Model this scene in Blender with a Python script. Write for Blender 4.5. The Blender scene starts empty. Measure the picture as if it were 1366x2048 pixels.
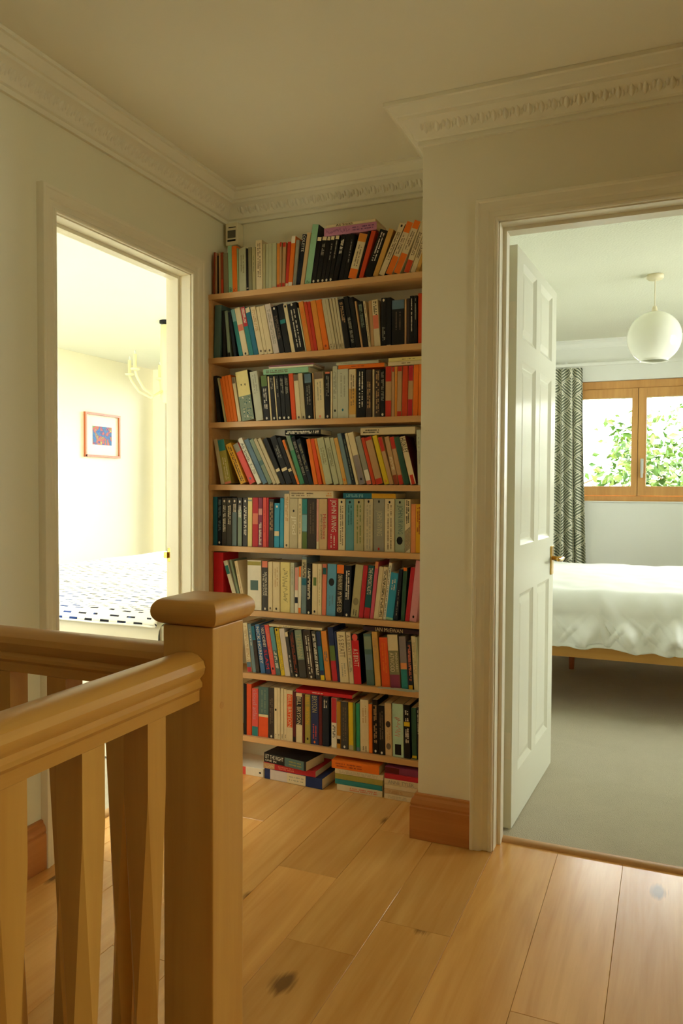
import bpy, bmesh, math, random
from mathutils import Matrix, Vector

# ---------------------------------------------------------------- camera
sc = bpy.context.scene
COL = sc.collection
EYE = Vector((0.0, 0.0, 1.17))
cam_d = bpy.data.cameras.new('camera')
cam = bpy.data.objects.new('camera', cam_d)
COL.objects.link(cam)
cam_d.sensor_fit = 'VERTICAL'; cam_d.sensor_height = 36.0; cam_d.sensor_width = 24.0
cam_d.lens = 36.0 * 1539.46 / 2048.0
cam_d.clip_start = 0.02
YAW, PITCH, ROLL = 0.401435, -0.031109, 0.0047146
_f = Vector((-math.sin(YAW) * math.cos(PITCH), math.cos(YAW) * math.cos(PITCH), math.sin(PITCH)))
_r = Vector((math.cos(YAW), math.sin(YAW), 0)); _u = _r.cross(_f)
_r2 = _r * math.cos(ROLL) + _u * math.sin(ROLL); _u2 = _u * math.cos(ROLL) - _r * math.sin(ROLL)
cam.matrix_world = Matrix(((_r2.x, _u2.x, -_f.x, EYE.x), (_r2.y, _u2.y, -_f.y, EYE.y), (_r2.z, _u2.z, -_f.z, EYE.z), (0, 0, 0, 1)))
sc.camera = cam

# ---------------------------------------------------------------- sky, exposure
world = bpy.data.worlds.new('overcast_sky'); sc.world = world
world.use_nodes = True
bg = world.node_tree.nodes['Background']
bg.inputs['Color'].default_value = (1.0, 1.0, 0.97, 1)
bg.inputs['Strength'].default_value = 24.0
sc.view_settings.view_transform = 'Standard'
sc.view_settings.look = 'None'
sc.view_settings.exposure = 0.10
sc.view_settings.gamma = 1.0
sc.view_settings.use_curve_mapping = False
cy = sc.cycles
cy.use_denoising = True
cy.max_bounces = 14; cy.diffuse_bounces = 10; cy.glossy_bounces = 4; cy.transparent_max_bounces = 12
cy.caustics_reflective = False; cy.caustics_refractive = False
cy.sample_clamp_indirect = 20.0

def portal(name, loc, rot, sx, sy):
    # daylight opening: tells the renderer where the sky is seen through a window
    d = bpy.data.lights.new(name, 'AREA'); d.shape = 'RECTANGLE'; d.size = sx; d.size_y = sy
    d.cycles.is_portal = True
    o = bpy.data.objects.new(name, d); COL.objects.link(o); o.location = loc; o.rotation_euler = rot
    return o
portal('daylight_opening', (0.65, 6.95, 1.56), (math.radians(-90), 0, 0), 3.2, 1.05)
portal('daylight_opening', (2.53, 4.60, 1.50), (0, math.radians(90), 0), 1.3, 1.2)
portal('daylight_opening', (-3.45, 6.95, 1.32), (math.radians(-90), 0, 0), 2.9, 1.95)
portal('daylight_opening', (-4.15, 0.10, 1.45), (math.radians(90), 0, 0), 1.4, 1.5)
portal('daylight_opening', (-3.3, 1.35, 2.52), (0, 0, 0), 1.5, 1.1)
portal('daylight_opening', (1.53, 0.65, 1.5), (0, math.radians(90), 0), 1.15, 0.95)

# ---------------------------------------------------------------- materials
def lin(c):
    return tuple((v / 12.92 if v <= 0.04045 else ((v + 0.055) / 1.055) ** 2.4) for v in c)
def rgb(r, g, b): return lin((r / 255.0, g / 255.0, b / 255.0)) + (1.0,)

class NB:
    """small node-graph helper"""
    def __init__(s, m): s.t = m.node_tree; s.n = s.t.nodes; s.l = s.t.links
    def add(s, typ, **kw):
        n = s.n.new(typ)
        for k, v in kw.items(): setattr(n, k, v)
        return n
    def link(s, a, b): s.l.new(a, b)
    def val(s, sock, v):
        if isinstance(v, bpy.types.NodeSocket): s.l.new(v, sock)
        else: sock.default_value = v
    def math(s, op, a, b=0.0, c=None):
        n = s.n.new('ShaderNodeMath'); n.operation = op
        s.val(n.inputs[0], a); s.val(n.inputs[1], b)
        if c is not None: s.val(n.inputs[2], c)
        return n.outputs[0]
    def mix(s, f, a, b, mode='MIX'):
        n = s.n.new('ShaderNodeMix'); n.data_type = 'RGBA'; n.blend_type = mode
        s.val(n.inputs[0], f); s.val(n.inputs[6], a); s.val(n.inputs[7], b)
        return n.outputs[2]
    def ramp(s, f, stops):
        n = s.n.new('ShaderNodeValToRGB'); e = n.color_ramp.elements
        while len(e) < len(stops): e.new(0.5)
        for k, (p, c) in enumerate(stops): e[k].position = p; e[k].color = c
        s.val(n.inputs[0], f); return n.outputs[0]
    def noise(s, vec, scale, detail=2.0, rough=0.5, dist=0.0):
        n = s.n.new('ShaderNodeTexNoise'); n.inputs['Scale'].default_value = scale
        n.inputs['Detail'].default_value = detail; n.inputs['Roughness'].default_value = rough
        n.inputs['Distortion'].default_value = dist
        if vec is not None: s.l.new(vec, n.inputs['Vector'])
        return n.outputs[0]
    def mapping(s, vec, scale=(1, 1, 1), loc=(0, 0, 0), rot=(0, 0, 0)):
        n = s.n.new('ShaderNodeMapping'); s.l.new(vec, n.inputs[0])
        s.val(n.inputs['Scale'], scale); s.val(n.inputs['Location'], loc); n.inputs['Rotation'].default_value = rot
        return n.outputs[0]
    def bump(s, h, strength=0.2, dist=0.01):
        n = s.n.new('ShaderNodeBump'); n.inputs['Strength'].default_value = strength
        n.inputs['Distance'].default_value = dist; s.l.new(h, n.inputs['Height'])
        return n.outputs[0]

def new_mat(name, rough=0.5, spec=0.5):
    m = bpy.data.materials.new(name); m.use_nodes = True
    p = m.node_tree.nodes['Principled BSDF']
    p.inputs['Roughness'].default_value = rough
    p.inputs['Specular IOR Level'].default_value = spec
    return m, NB(m), p

def paint(name, col, rough=0.6, spec=0.3, scale=60.0, bump=0.06, vary=0.04):
    m, b, p = new_mat(name, rough, spec)
    tc = b.add('ShaderNodeTexCoord').outputs['Object']
    n1 = b.noise(tc, 1.7, 3.0); n2 = b.noise(tc, scale, 3.0)
    c2 = tuple(v * (1 - vary * 2.2) for v in col[:3]) + (1,)
    b.link(b.mix(n1, col, c2), p.inputs['Base Color'])
    b.link(b.bump(n2, bump, 0.004), p.inputs['Normal'])
    return m

def wood(name, c1, c2, axis=2, rough=0.35, scale=1.0, spec=0.45, knots=False, per_object=0.0):
    m, b, p = new_mat(name, rough, spec)
    tc = b.add('ShaderNodeTexCoord').outputs['Object']
    oi = b.add('ShaderNodeObjectInfo')
    off = b.add('ShaderNodeCombineXYZ')
    r7 = b.math('MULTIPLY', oi.outputs['Random'], 37.0)
    for k in range(3): b.link(r7, off.inputs[k])
    sv = [26.0 * scale] * 3; sv[axis] = 1.6 * scale
    v = b.mapping(tc, tuple(sv), off.outputs[0])
    g1 = b.noise(v, 1.0, 5.0, 0.62, 0.6)
    sv2 = [5.0 * scale] * 3; sv2[axis] = 0.55 * scale
    v2 = b.mapping(tc, tuple(sv2), off.outputs[0])
    g2 = b.noise(v2, 1.0, 3.0, 0.55, 1.4)
    f = b.math('ADD', b.math('MULTIPLY', g1, 0.5), b.math('MULTIPLY', g2, 0.55))
    col = b.ramp(f, [(0.30, c2), (0.72, c1)])
    if per_object:
        s = b.math('ADD', 1.0 - per_object, b.math('MULTIPLY', oi.outputs['Random'], per_object * 1.5))
        hv = b.add('ShaderNodeHueSaturation'); b.link(col, hv.inputs['Color']); b.link(s, hv.inputs['Value'])
        hv.inputs['Saturation'].default_value = 1.0
        col = hv.outputs[0]
    if knots:
        vo = b.add('ShaderNodeTexVoronoi'); vo.voronoi_dimensions = '2D'; vo.inputs['Scale'].default_value = 1.0
        b.link(b.mapping(tc, (3.1, 1.9, 3.0), off.outputs[0]), vo.inputs['Vector'])
        dk = b.math('ADD', vo.outputs['Distance'], b.math('MULTIPLY', b.math('SUBTRACT', g1, 0.5), 0.22))
        near = b.n.new('ShaderNodeMapRange'); near.inputs['From Min'].default_value = 0.085; near.inputs['From Max'].default_value = 0.03; b.link(dk, near.inputs['Value']); near = near.outputs[0]
        sep = b.add('ShaderNodeSeparateColor'); b.link(vo.outputs['Color'], sep.inputs[0])
        pick = b.math('GREATER_THAN', sep.outputs[0], 0.62)
        col = b.mix(b.math('MULTIPLY', b.math('MULTIPLY', near, pick), 0.8), col, rgb(92, 58, 28))
    b.link(col, p.inputs['Base Color'])
    b.link(b.bump(g1, 0.05, 0.003), p.inputs['Normal'])
    return m

M = {}
M['wall'] = paint('warm_white_wall_paint', rgb(232, 229, 208), 0.75, 0.2)
M['wall_right'] = paint('cream_wall_paint', rgb(235, 229, 209), 0.75, 0.2)
M['ceiling'] = paint('ceiling_paint', rgb(236, 232, 214), 0.85, 0.1)
M['ceiling_tex'] = paint('textured_ceiling_paint', rgb(226, 226, 208), 0.85, 0.1, 90.0, 0.8)
M['trim'] = paint('cream_gloss_trim', rgb(236, 230, 210), 0.38, 0.45, 40.0, 0.02)
M['door'] = paint('white_gloss_door_paint', rgb(226, 226, 208), 0.16, 0.006, 30.0, 0.015, 0.02)
M['bed_wall'] = paint('white_bedroom_wall_paint', rgb(235, 236, 228), 0.7, 0.2)
M['yellow_wall'] = paint('pale_cream_bedroom_wall_paint', rgb(248, 243, 224), 0.7, 0.2)
M['oak'] = wood('oiled_oak', rgb(210, 162, 84), rgb(184, 128, 56), 2)
M['oak_y'] = wood('oiled_oak_along_y', rgb(210, 162, 84), rgb(184, 128, 56), 1)
M['oak_x'] = wood('oiled_oak_along_x', rgb(210, 162, 84), rgb(184, 128, 56), 0)
M['skirting_x'] = wood('oak_skirting', rgb(196, 134, 78), rgb(168, 104, 54), 0, 0.3)
M['skirting_y'] = wood('oak_skirting_along_y', rgb(196, 134, 78), rgb(168, 104, 54), 1, 0.3)
M['shelf'] = wood('oak_veneer_shelf', rgb(214, 170, 116), rgb(190, 142, 86), 0, 0.45)
M['plank'] = wood('oak_floorboard', rgb(240, 188, 112), rgb(208, 146, 72), 1, 0.24, 1.0, 0.5, True, 0.2)
M['window_oak'] = wood('window_oak', rgb(214, 164, 98), rgb(186, 132, 72), 2, 0.4)
M['brass'], _b, _p = new_mat('brass', 0.25); _p.inputs['Metallic'].default_value = 1.0; _p.inputs['Base Color'].default_value = rgb(205, 165, 85)
_n = _b.noise(_b.add('ShaderNodeTexCoord').outputs['Object'], 45.0); _b.link(_b.math('ADD', 0.18, _b.math('MULTIPLY', _n, 0.16)), _p.inputs['Roughness'])
M['pages'] = paint('book_pages', rgb(222, 208, 172), 0.9, 0.05, 300.0, 0.3)
M['plastic'] = paint('cream_plastic', rgb(226, 216, 184), 0.45, 0.4, 90.0, 0.01, 0.01)
M['dark_plastic'] = paint('grey_plastic', rgb(98, 96, 82), 0.5, 0.4, 90.0, 0.02, 0.02)
M['opal'] = paint('white_opal_glass', rgb(240, 240, 226), 0.12, 0.5, 20.0, 0.0, 0.01)
M['metal'] = paint('satin_metal', rgb(200, 204, 200), 0.3, 0.6, 60.0, 0.01)
M['black'] = paint('black_rubber', rgb(22, 20, 18), 0.6)

# carpet
def carpet(name, c1, c2):
    m, b, p = new_mat(name, 0.95, 0.05)
    tc = b.add('ShaderNodeTexCoord').outputs['Object']
    n1 = b.noise(tc, 260.0, 2.0); n2 = b.noise(tc, 3.2, 4.0, 0.65, 0.8)
    b.link(b.mix(b.math('MULTIPLY_ADD', n2, 0.7, b.math('MULTIPLY', n1, 0.3)), c1, c2), p.inputs['Base Color'])
    b.link(b.bump(b.math('ADD', n1, b.math('MULTIPLY', n2, 0.6)), 0.55, 0.01), p.inputs['Normal'])
    return m
M['carpet'] = carpet('grey_carpet', rgb(186, 178, 158), rgb(212, 204, 184))

# glass pane
def glass():
    m = bpy.data.materials.new('window_glass'); m.use_nodes = True
    b = NB(m); out = b.n['Material Output']; b.n.remove(b.n['Principled BSDF'])
    tr = b.add('ShaderNodeBsdfTransparent'); tr.inputs[0].default_value = (0.96, 0.98, 0.96, 1)
    gl = b.add('ShaderNodeBsdfGlossy'); gl.inputs['Roughness'].default_value = 0.02
    fr = b.add('ShaderNodeFresnel'); fr.inputs[0].default_value = 1.45
    mx = b.add('ShaderNodeMixShader'); b.link(fr.outputs[0], mx.inputs[0]); b.link(tr.outputs[0], mx.inputs[1]); b.link(gl.outputs[0], mx.inputs[2])
    b.link(mx.outputs[0], out.inputs[0])
    return m
M['glass'] = glass()
def fill_blind_mat():
    # added blind on an unseen window; pass-through and warm tint set landing fill
    m = bpy.data.materials.new('fill_blind_cloth'); m.use_nodes = True
    b = NB(m); out = b.n['Material Output']; p = b.n['Principled BSDF']
    p.inputs['Base Color'].default_value = rgb(226, 218, 196); p.inputs['Roughness'].default_value = 0.9
    tr = b.add('ShaderNodeBsdfTransparent'); tr.inputs[0].default_value = (1.0, 0.97, 0.82, 1)
    n = b.noise(b.add('ShaderNodeTexCoord').outputs['Object'], 300.0)
    mx = b.add('ShaderNodeMixShader'); b.val(mx.inputs[0], b.math('MULTIPLY', n, FILL_PASS)); b.link(p.outputs[0], mx.inputs[1]); b.link(tr.outputs[0], mx.inputs[2])
    b.link(mx.outputs[0], out.inputs[0])
    return m
FILL_PASS = 1.0  # how much daylight the added blind passes as landing fill
M['blind'] = fill_blind_mat()

# fabrics
def cloth(name, col, rough=0.9, scale=420.0):
    m, b, p = new_mat(name, rough, 0.1)
    tc = b.add('ShaderNodeTexCoord').outputs['Object']
    n1 = b.noise(tc, scale, 2.0); n2 = b.noise(tc, 6.0, 3.0)
    c2 = tuple(v * 0.9 for v in col[:3]) + (1,)
    b.link(b.mix(n2, col, c2), p.inputs['Base Color'])
    b.link(b.bump(n1, 0.15, 0.002), p.inputs['Normal'])
    return m
M['duvet'] = cloth('white_cotton', rgb(240, 242, 238))
M['linen'] = cloth('beige_linen', rgb(222, 216, 198))
M['mattress'] = cloth('mattress_ticking', rgb(232, 230, 222))

def curtain_mat():
    # pale cloth printed with staggered leaf shapes drawn in chevron lines
    m, b, p = new_mat('leaf_print_curtain', 0.9, 0.1)
    uv = b.add('ShaderNodeTexCoord').outputs['UV']
    s = b.add('ShaderNodeSeparateXYZ'); b.link(uv, s.inputs[0])
    U, V = s.outputs[0], s.outputs[1]
    def leaf(du, dv):
        fu = b.math('SUBTRACT', b.math('FRACT', b.math('ADD', b.math('DIVIDE', U, 0.30), du)), 0.5)
        fv = b.math('FRACT', b.math('ADD', b.math('DIVIDE', V, 0.25), dv))
        au = b.math('ABSOLUTE', fu)
        w = b.math('MULTIPLY', b.math('SUBTRACT', 1.0, b.math('COSINE', b.math('MULTIPLY', fv, 2 * math.pi))), 0.225)
        inside = b.math('LESS_THAN', au, w)
        st = b.math('FRACT', b.math('MULTIPLY', b.math('SUBTRACT', fv, b.math('MULTIPLY', au, 0.75)), 10.0))
        line = b.math('GREATER_THAN', st, 0.40)
        rib = b.math('GREATER_THAN', au, 0.018)
        return b.math('MULTIPLY', b.math('MULTIPLY', inside, line), rib)
    f = b.math('MAXIMUM', leaf(0.0, 0.0), leaf(0.5, 0.5))
    b.link(b.mix(f, rgb(226, 224, 204), rgb(112, 118, 100)), p.inputs['Base Color'])
    return m
M['curtain'] = curtain_mat()

def blanket_mat():
    # white woven throw with rows of dark and blue dashes
    m, b, p = new_mat('dash_woven_throw', 0.9, 0.1)
    uv = b.add('ShaderNodeTexCoord').outputs['UV']
    s = b.add('ShaderNodeSeparateXYZ'); b.link(uv, s.inputs[0])
    U, V = s.outputs[0], s.outputs[1]
    rowv = b.math('DIVIDE', V, 0.030); ri = b.math('FLOOR', rowv); rf = b.math('FRACT', rowv)
    wn = b.add('ShaderNodeTexWhiteNoise'); wn.noise_dimensions = '1D'; b.link(ri, wn.inputs['W'])
    thin = b.math('LESS_THAN', b.math('ABSOLUTE', b.math('SUBTRACT', rf, 0.5)), b.math('MULTIPLY', wn.outputs[0], 0.36))
    dash = b.math('FRACT', b.math('ADD', b.math('DIVIDE', U, 0.085), b.math('MULTIPLY', b.math('MODULO', ri, 2.0), 0.5)))
    on = b.math('LESS_THAN', dash, 0.52)
    nz = b.math('GREATER_THAN', b.noise(uv, 14.0, 2.0), 0.42)
    f = b.math('MULTIPLY', b.math('MULTIPLY', thin, on), nz)
    blue = b.math('GREATER_THAN', b.noise(uv, 5.0, 2.0), 0.52)
    ink = b.mix(blue, rgb(50, 50, 58), rgb(58, 82, 146))
    b.link(b.mix(f, rgb(240, 238, 230), ink), p.inputs['Base Color'])
    return m
M['throw'] = blanket_mat()

def art_mat():
    m, b, p = new_mat('abstract_print', 0.5, 0.2)
    tc = b.add('ShaderNodeTexCoord').outputs['Object']
    n = b.noise(tc, 11.0, 3.0, 0.6, 1.5)
    b.link(b.ramp(n, [(0.30, rgb(20, 60, 150)), (0.42, rgb(40, 110, 160)), (0.50, rgb(60, 60, 120)), (0.56, rgb(200, 80, 50)), (0.62, rgb(40, 120, 70)), (0.72, rgb(220, 200, 90))]), p.inputs['Base Color'])
    return m
M['art'] = art_mat()

def leaf_mat():
    m, b, p = new_mat('garden_leaf', 0.5, 0.3)
    oi = b.add('ShaderNodeNewGeometry')
    b.link(b.ramp(oi.outputs['Random Per Island'], [(0.0, rgb(46, 78, 28)), (0.5, rgb(66, 94, 34)), (1.0, rgb(98, 112, 46))]), p.inputs['Base Color'])
    return m
M['leaf'] = leaf_mat()
M['bark'] = paint('bark', rgb(96, 78, 56), 0.9, 0.1, 30.0, 0.5)
M['grass'] = carpet('lawn_grass', rgb(52, 74, 32), rgb(78, 100, 46))
M['shade'] = paint('cream_lamp_fabric', rgb(244, 236, 190), 0.8, 0.1)
M['frame_wood'] = wood('reddish_frame_wood', rgb(190, 104, 56), rgb(160, 80, 40), 2, 0.4)
M['mount'] = paint('white_picture_mount', rgb(244, 240, 226), 0.8, 0.1)

PAL = dict(rust=(150, 66, 36), tan=(190, 150, 104), pinkish=(214, 150, 140), black=(24, 21, 20), redorange=(206, 72, 34), olivegrey=(134, 128, 96),
 mint=(150, 196, 160), dkgreen=(50, 84, 66), orange=(234, 118, 34), palegreen=(156, 176, 128), celadon=(182, 182, 148), khaki=(178, 168, 124),
 cream=(222, 204, 164), greybrown=(112, 94, 76), salmon=(222, 124, 96), amber=(222, 142, 58), red=(196, 54, 36), white=(232, 224, 204), grey=(150, 146, 130),
 navyblack=(26, 32, 44), sand=(206, 174, 128), sandyellow=(212, 164, 86), pinkpurple=(190, 128, 160), purple=(92, 56, 110), tealgrey=(84, 110, 106),
 sagegrey=(132, 146, 124), teal=(46, 128, 128), skyblue=(128, 178, 186), crimson=(190, 44, 54), tealblue=(36, 108, 132), lilacwhite=(210, 196, 186),
 palegrey=(194, 194, 172), stone=(196, 182, 148), steelblue=(96, 122, 140), darkbrown=(62, 50, 44), mossgreen=(96, 118, 60), orangered=(226, 84, 36),
 lemoncream=(230, 212, 142), mauve=(150, 92, 110), khakigreen=(164, 150, 70), gold=(218, 162, 40), coral=(224, 86, 76), green=(70, 136, 100),
 bluegrey=(112, 132, 140), greymauve=(136, 124, 124), yellow=(222, 190, 40), charcoal=(70, 66, 62), plum=(136, 58, 84), cyan=(54, 150, 186),
 tealblue2=(96, 150, 158), dkteal=(30, 88, 92), sagepale=(160, 168, 142), apricot=(226, 146, 92), scarlet=(206, 34, 44), rose=(210, 92, 116),
 pinkpale=(212, 146, 152), sky=(96, 156, 188), blue=(70, 112, 160), navy=(38, 50, 92), plumblack=(52, 34, 46), maroon=(96, 30, 30), ochre=(186, 128, 36),
 jade=(50, 150, 110), mintpale=(176, 204, 180))
_bm = {}
def book_mat(name):
    if name not in _bm:
        c = rgb(*PAL[name])
        m, b, p = new_mat('cover_' + name, 0.5, 0.22)
        tc = b.add('ShaderNodeTexCoord').outputs['Object']
        n = b.noise(tc, 55.0, 3.0)
        c2 = tuple(v * 0.84 for v in c[:3]) + (1,)
        b.link(b.mix(n, c, c2), p.inputs['Base Color'])
        _bm[name] = m
    return _bm[name]

# ---------------------------------------------------------------- mesh helpers
def box(bm, x0, x1, y0, y1, z0, z1, mi=0):
    vs = [bm.verts.new((x, y, z)) for z in (z0, z1) for y in (y0, y1) for x in (x0, x1)]
    for f in ((0, 2, 3, 1), (4, 5, 7, 6), (0, 1, 5, 4), (2, 6, 7, 3), (0, 4, 6, 2), (1, 3, 7, 5)):
        bm.faces.new([vs[i] for i in f]).material_index = mi
    return vs

def obj(name, bm, mat, parent=None, bevel=0.0, smooth=False, seg=2):
    if bevel:
        bmesh.ops.bevel(bm, geom=list(bm.edges), offset=bevel, segments=seg, profile=0.6, affect='EDGES', clamp_overlap=True)
    bmesh.ops.recalc_face_normals(bm, faces=bm.faces)
    me = bpy.data.meshes.new(name); bm.to_mesh(me); bm.free()
    for m in (mat if isinstance(mat, (list, tuple)) else [mat]): me.materials.append(m)
    if smooth:
        for p in me.polygons: p.use_smooth = True
    o = bpy.data.objects.new(name, me); COL.objects.link(o)
    if parent is not None: o.parent = parent
    return o

def boxes(name, lst, mat, parent=None, bevel=0.0):
    bm = bmesh.new()
    for b in lst: box(bm, *b)
    return obj(name, bm, mat, parent, bevel)

def empty(name, loc=(0, 0, 0), rz=0.0):
    o = bpy.data.objects.new(name, None); COL.objects.link(o); o.location = loc; o.rotation_euler = (0, 0, rz)
    o.empty_display_size = 0.05
    return o
def tag(o, label, cat, group=None, kind=None):
    o['label'] = label; o['category'] = cat
    if group: o['group'] = group
    if kind: o['kind'] = kind
    return o
def struct(o, label=None, cat=None):
    o['kind'] = 'structure'
    if label: o['label'] = label
    if cat: o['category'] = cat
    return o

def sweep(bm, path, profile, e1, e2, n, origin=(0, 0, 0), cap=True):
    """profile (a: to the left of travel in plane e1/e2, b: along n) along a mitred polyline"""
    e1, e2, n, og = Vector(e1), Vector(e2), Vector(n), Vector(origin)
    P = [Vector(p) for p in path]; rings = []
    for i, p in enumerate(P):
        ds = []
        if i > 0: ds.append((P[i] - P[i - 1]).normalized())
        if i < len(P) - 1: ds.append((P[i + 1] - P[i]).normalized())
        ns = [Vector((-d.y, d.x)) for d in ds]
        m = ns[0] if len(ns) == 1 else (ns[0] + ns[1]) / (1.0 + ns[0].dot(ns[1]))
        ring = []
        for a, b in profile:
            q = p + m * a
            ring.append(bm.verts.new(og + e1 * q.x + e2 * q.y + n * b))
        rings.append(ring)
    k = len(profile)
    for i in range(len(rings) - 1):
        for j in range(k):
            bm.faces.new((rings[i][j], rings[i][(j + 1) % k], rings[i + 1][(j + 1) % k], rings[i + 1][j]))
    if cap:
        bm.faces.new(rings[0]); bm.faces.new(list(reversed(rings[-1])))

def lathe(bm, prof, cx=0, cy_=0, seg=24, mi=0):
    """prof: (radius, z) list, open; revolved about z"""
    rings = []
    for r, z in prof:
        if r < 1e-6: rings.append([bm.verts.new((cx, cy_, z))])
        else: rings.append([bm.verts.new((cx + r * math.cos(2 * math.pi * i / seg), cy_ + r * math.sin(2 * math.pi * i / seg), z)) for i in range(seg)])
    for a, b in zip(rings, rings[1:]):
        for i in range(seg):
            j = (i + 1) % seg
            if len(a) == 1 and len(b) == 1: continue
            if len(a) == 1: f = bm.faces.new((a[0], b[j], b[i]))
            elif len(b) == 1: f = bm.faces.new((a[i], a[j], b[0]))
            else: f = bm.faces.new((a[i], a[j], b[j], b[i]))
            f.material_index = mi

def tube(bm, pts, r, seg=8):
    pts = [Vector(p) for p in pts]; rings = []
    for i, p in enumerate(pts):
        d = (pts[min(i + 1, len(pts) - 1)] - pts[max(i - 1, 0)]).normalized()
        a = d.cross(Vector((0, 0, 1)));
        if a.length < 1e-3: a = d.cross(Vector((1, 0, 0)))
        a.normalize(); b = d.cross(a)
        rr = r[i] if isinstance(r, (list, tuple)) else r
        rings.append([bm.verts.new(p + (a * math.cos(2 * math.pi * k / seg) + b * math.sin(2 * math.pi * k / seg)) * rr) for k in range(seg)])
    for A, B in zip(rings, rings[1:]):
        for k in range(seg): bm.faces.new((A[k], A[(k + 1) % seg], B[(k + 1) % seg], B[k]))
    bm.faces.new(rings[0]); bm.faces.new(list(reversed(rings[-1])))

def text_mesh(s):
    """outline lettering as a flat mesh: returns verts (x, y), faces, width, height"""
    if s in text_mesh.cache: return text_mesh.cache[s]
    cu = bpy.data.curves.new('lettering', 'FONT'); cu.body = s; cu.size = 1.0; cu.resolution_u = 2; cu.fill_mode = 'FRONT'
    to = bpy.data.objects.new('lettering', cu); COL.objects.link(to)
    dg = bpy.context.evaluated_depsgraph_get()
    me = bpy.data.meshes.new_from_object(to.evaluated_get(dg))
    V = [(v.co.x, v.co.y) for v in me.vertices]; Fc = [tuple(p.vertices) for p in me.polygons]
    bpy.data.objects.remove(to); bpy.data.curves.remove(cu); bpy.data.meshes.remove(me)
    x0 = min(v[0] for v in V); x1 = max(v[0] for v in V); y0 = min(v[1] for v in V); y1 = max(v[1] for v in V)
    r = ([(a - x0, b - y0) for a, b in V], Fc, x1 - x0, y1 - y0)
    text_mesh.cache[s] = r
    return r
text_mesh.cache = {}

# ---------------------------------------------------------------- key dimensions (metres)
XL = -1.755            # hall face of the wall with the bright bedroom door
YR = 2.452             # hall face of the wall with the panelled door
XA = -0.757            # side of the alcove
YB = 2.87              # back of the alcove
ZC = 2.40              # ceiling
X1 = 1.40; Y0 = -1.90  # rest of the landing
DR0, DR1 = -0.506, 0.262   # opening of the panelled door (x)
DL0, DL1 = 1.857, 2.593    # opening of the bright bedroom door (y)
DH = 2.012
YF = 6.70              # garden-side wall of both bedrooms

# ---------------------------------------------------------------- walls
struct(boxes('wall_left', [(XL - .11, XL, Y0, DL0, -2.7, ZC), (XL - .11, XL, DL1, YB, 0.0, ZC), (XL - .11, XL, DL0, DL1, DH, ZC), (XL - .11, XL, DL0, DL1, -2.7, -0.02), (XL - .11, XL, DL1, YB, -2.7, 0.0)], M['wall']),
       'warm white landing wall with the doorway to the bright bedroom', 'wall')
struct(boxes('wall_right', [(XA, DR0, YR, YR + .14, 0, ZC), (DR1, X1, YR, YR + .14, 0, ZC), (DR0, DR1, YR, YR + .14, DH, ZC), (XA, XA + .10, YR + .14, YB, 0, ZC)], M['wall_right']),
       'cream landing wall between the bookshelves and panelled door', 'wall')
struct(boxes('wall_back', [(XL - .11, XA + .10, YB, YB + .10, 0, ZC)], M['wall']), 'warm white wall behind the bookshelves in the alcove', 'wall')
SW0, SW1, SZ0, SZ1 = 0.20, 1.10, 0.95, 2.05
struct(boxes('wall_side', [(X1, X1 + .1, Y0, SW0, -2.7, ZC), (X1, X1 + .1, SW1, YR + .04, 0, ZC), (X1, X1 + .1, SW0, SW1, 0, SZ0), (X1, X1 + .1, SW0, SW1, SZ1, ZC)], M['wall']), 'landing wall with an added fill window, out of view on the right', 'wall')
w3 = struct(empty('fill_window_4', (X1 + .05, .65, SZ0)), 'added fill-light window with a roller blind on the landing, out of view', 'window')  # window and blind added, unseen, to light the landing from the right
bm = bmesh.new()
for b in ((-.03, .03, -.449, .449, .001, .05), (-.03, .03, -.449, .449, 1.05, 1.099), (-.03, .03, -.449, -.40, .05, 1.05), (-.03, .03, .40, .449, .05, 1.05)): box(bm, *b)
obj('window_frame', bm, M['trim'], w3)
bm = bmesh.new(); box(bm, -.002, .002, -.402, .402, .048, 1.052); obj('pane', bm, M['glass'], w3)
bm = bmesh.new(); box(bm, -.0545, -.0525, -.47, .47, -.03, 1.13); obj('fill_blind', bm, M['blind'], w3)
struct(boxes('wall_rear', [(XL - .11, X1 + .1, Y0 - .15, Y0, -2.7, ZC)], M['wall']), 'plain landing wall behind the viewer', 'wall')
struct(boxes('ceiling', [(XL - .11, X1 + .1, Y0 - .15, YB + .1, ZC, ZC + .1)], M['ceiling']), 'off-white landing ceiling', 'ceiling')

# ---------------------------------------------------------------- floor of the landing: oak boards one by one
HX, HY = -0.697, 1.0    # stairwell opening: x < HX and y < HY
base = struct(boxes('floor', [(HX, X1, Y0, YR + .082, -.25, -.016), (XL - .06, HX, HY, YR, -.25, -.016), (XL, XA, YR, YB, -.25, -.016)], M['oak_y']),
              'oak floorboards of the landing', 'floor')
W = 0.1963; G = 0.0004
joints = {0: [1.706, -0.35], -1: [1.22, -0.7], -2: [1.93, 0.1], -3: [1.755], -4: [2.09, 1.35], -5: [1.55], -6: [2.35], -7: [1.9], 1: [0.9], 2: [1.6, 0.2], 3: [1.1], 4: [0.7], 5: [1.9], 6: [.3], 7: [1.2]}
rng = random.Random(4)
def plank(x0, x1, y0, y1):
    bm = bmesh.new(); box(bm, x0 + G, x1 - G, y0 + G, y1 - G, -.016, 0.0)
    top = [e for e in bm.edges if all(v.co.z > -0.001 for v in e.verts)]
    bmesh.ops.bevel(bm, geom=top, offset=0.0007, segments=1, affect='EDGES')
    c = Vector(((x0 + x1) / 2, (y0 + y1) / 2, 0))
    bmesh.ops.translate(bm, verts=bm.verts, vec=-c)
    o = obj('plank', bm, M['plank'], base); o.location = c
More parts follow.
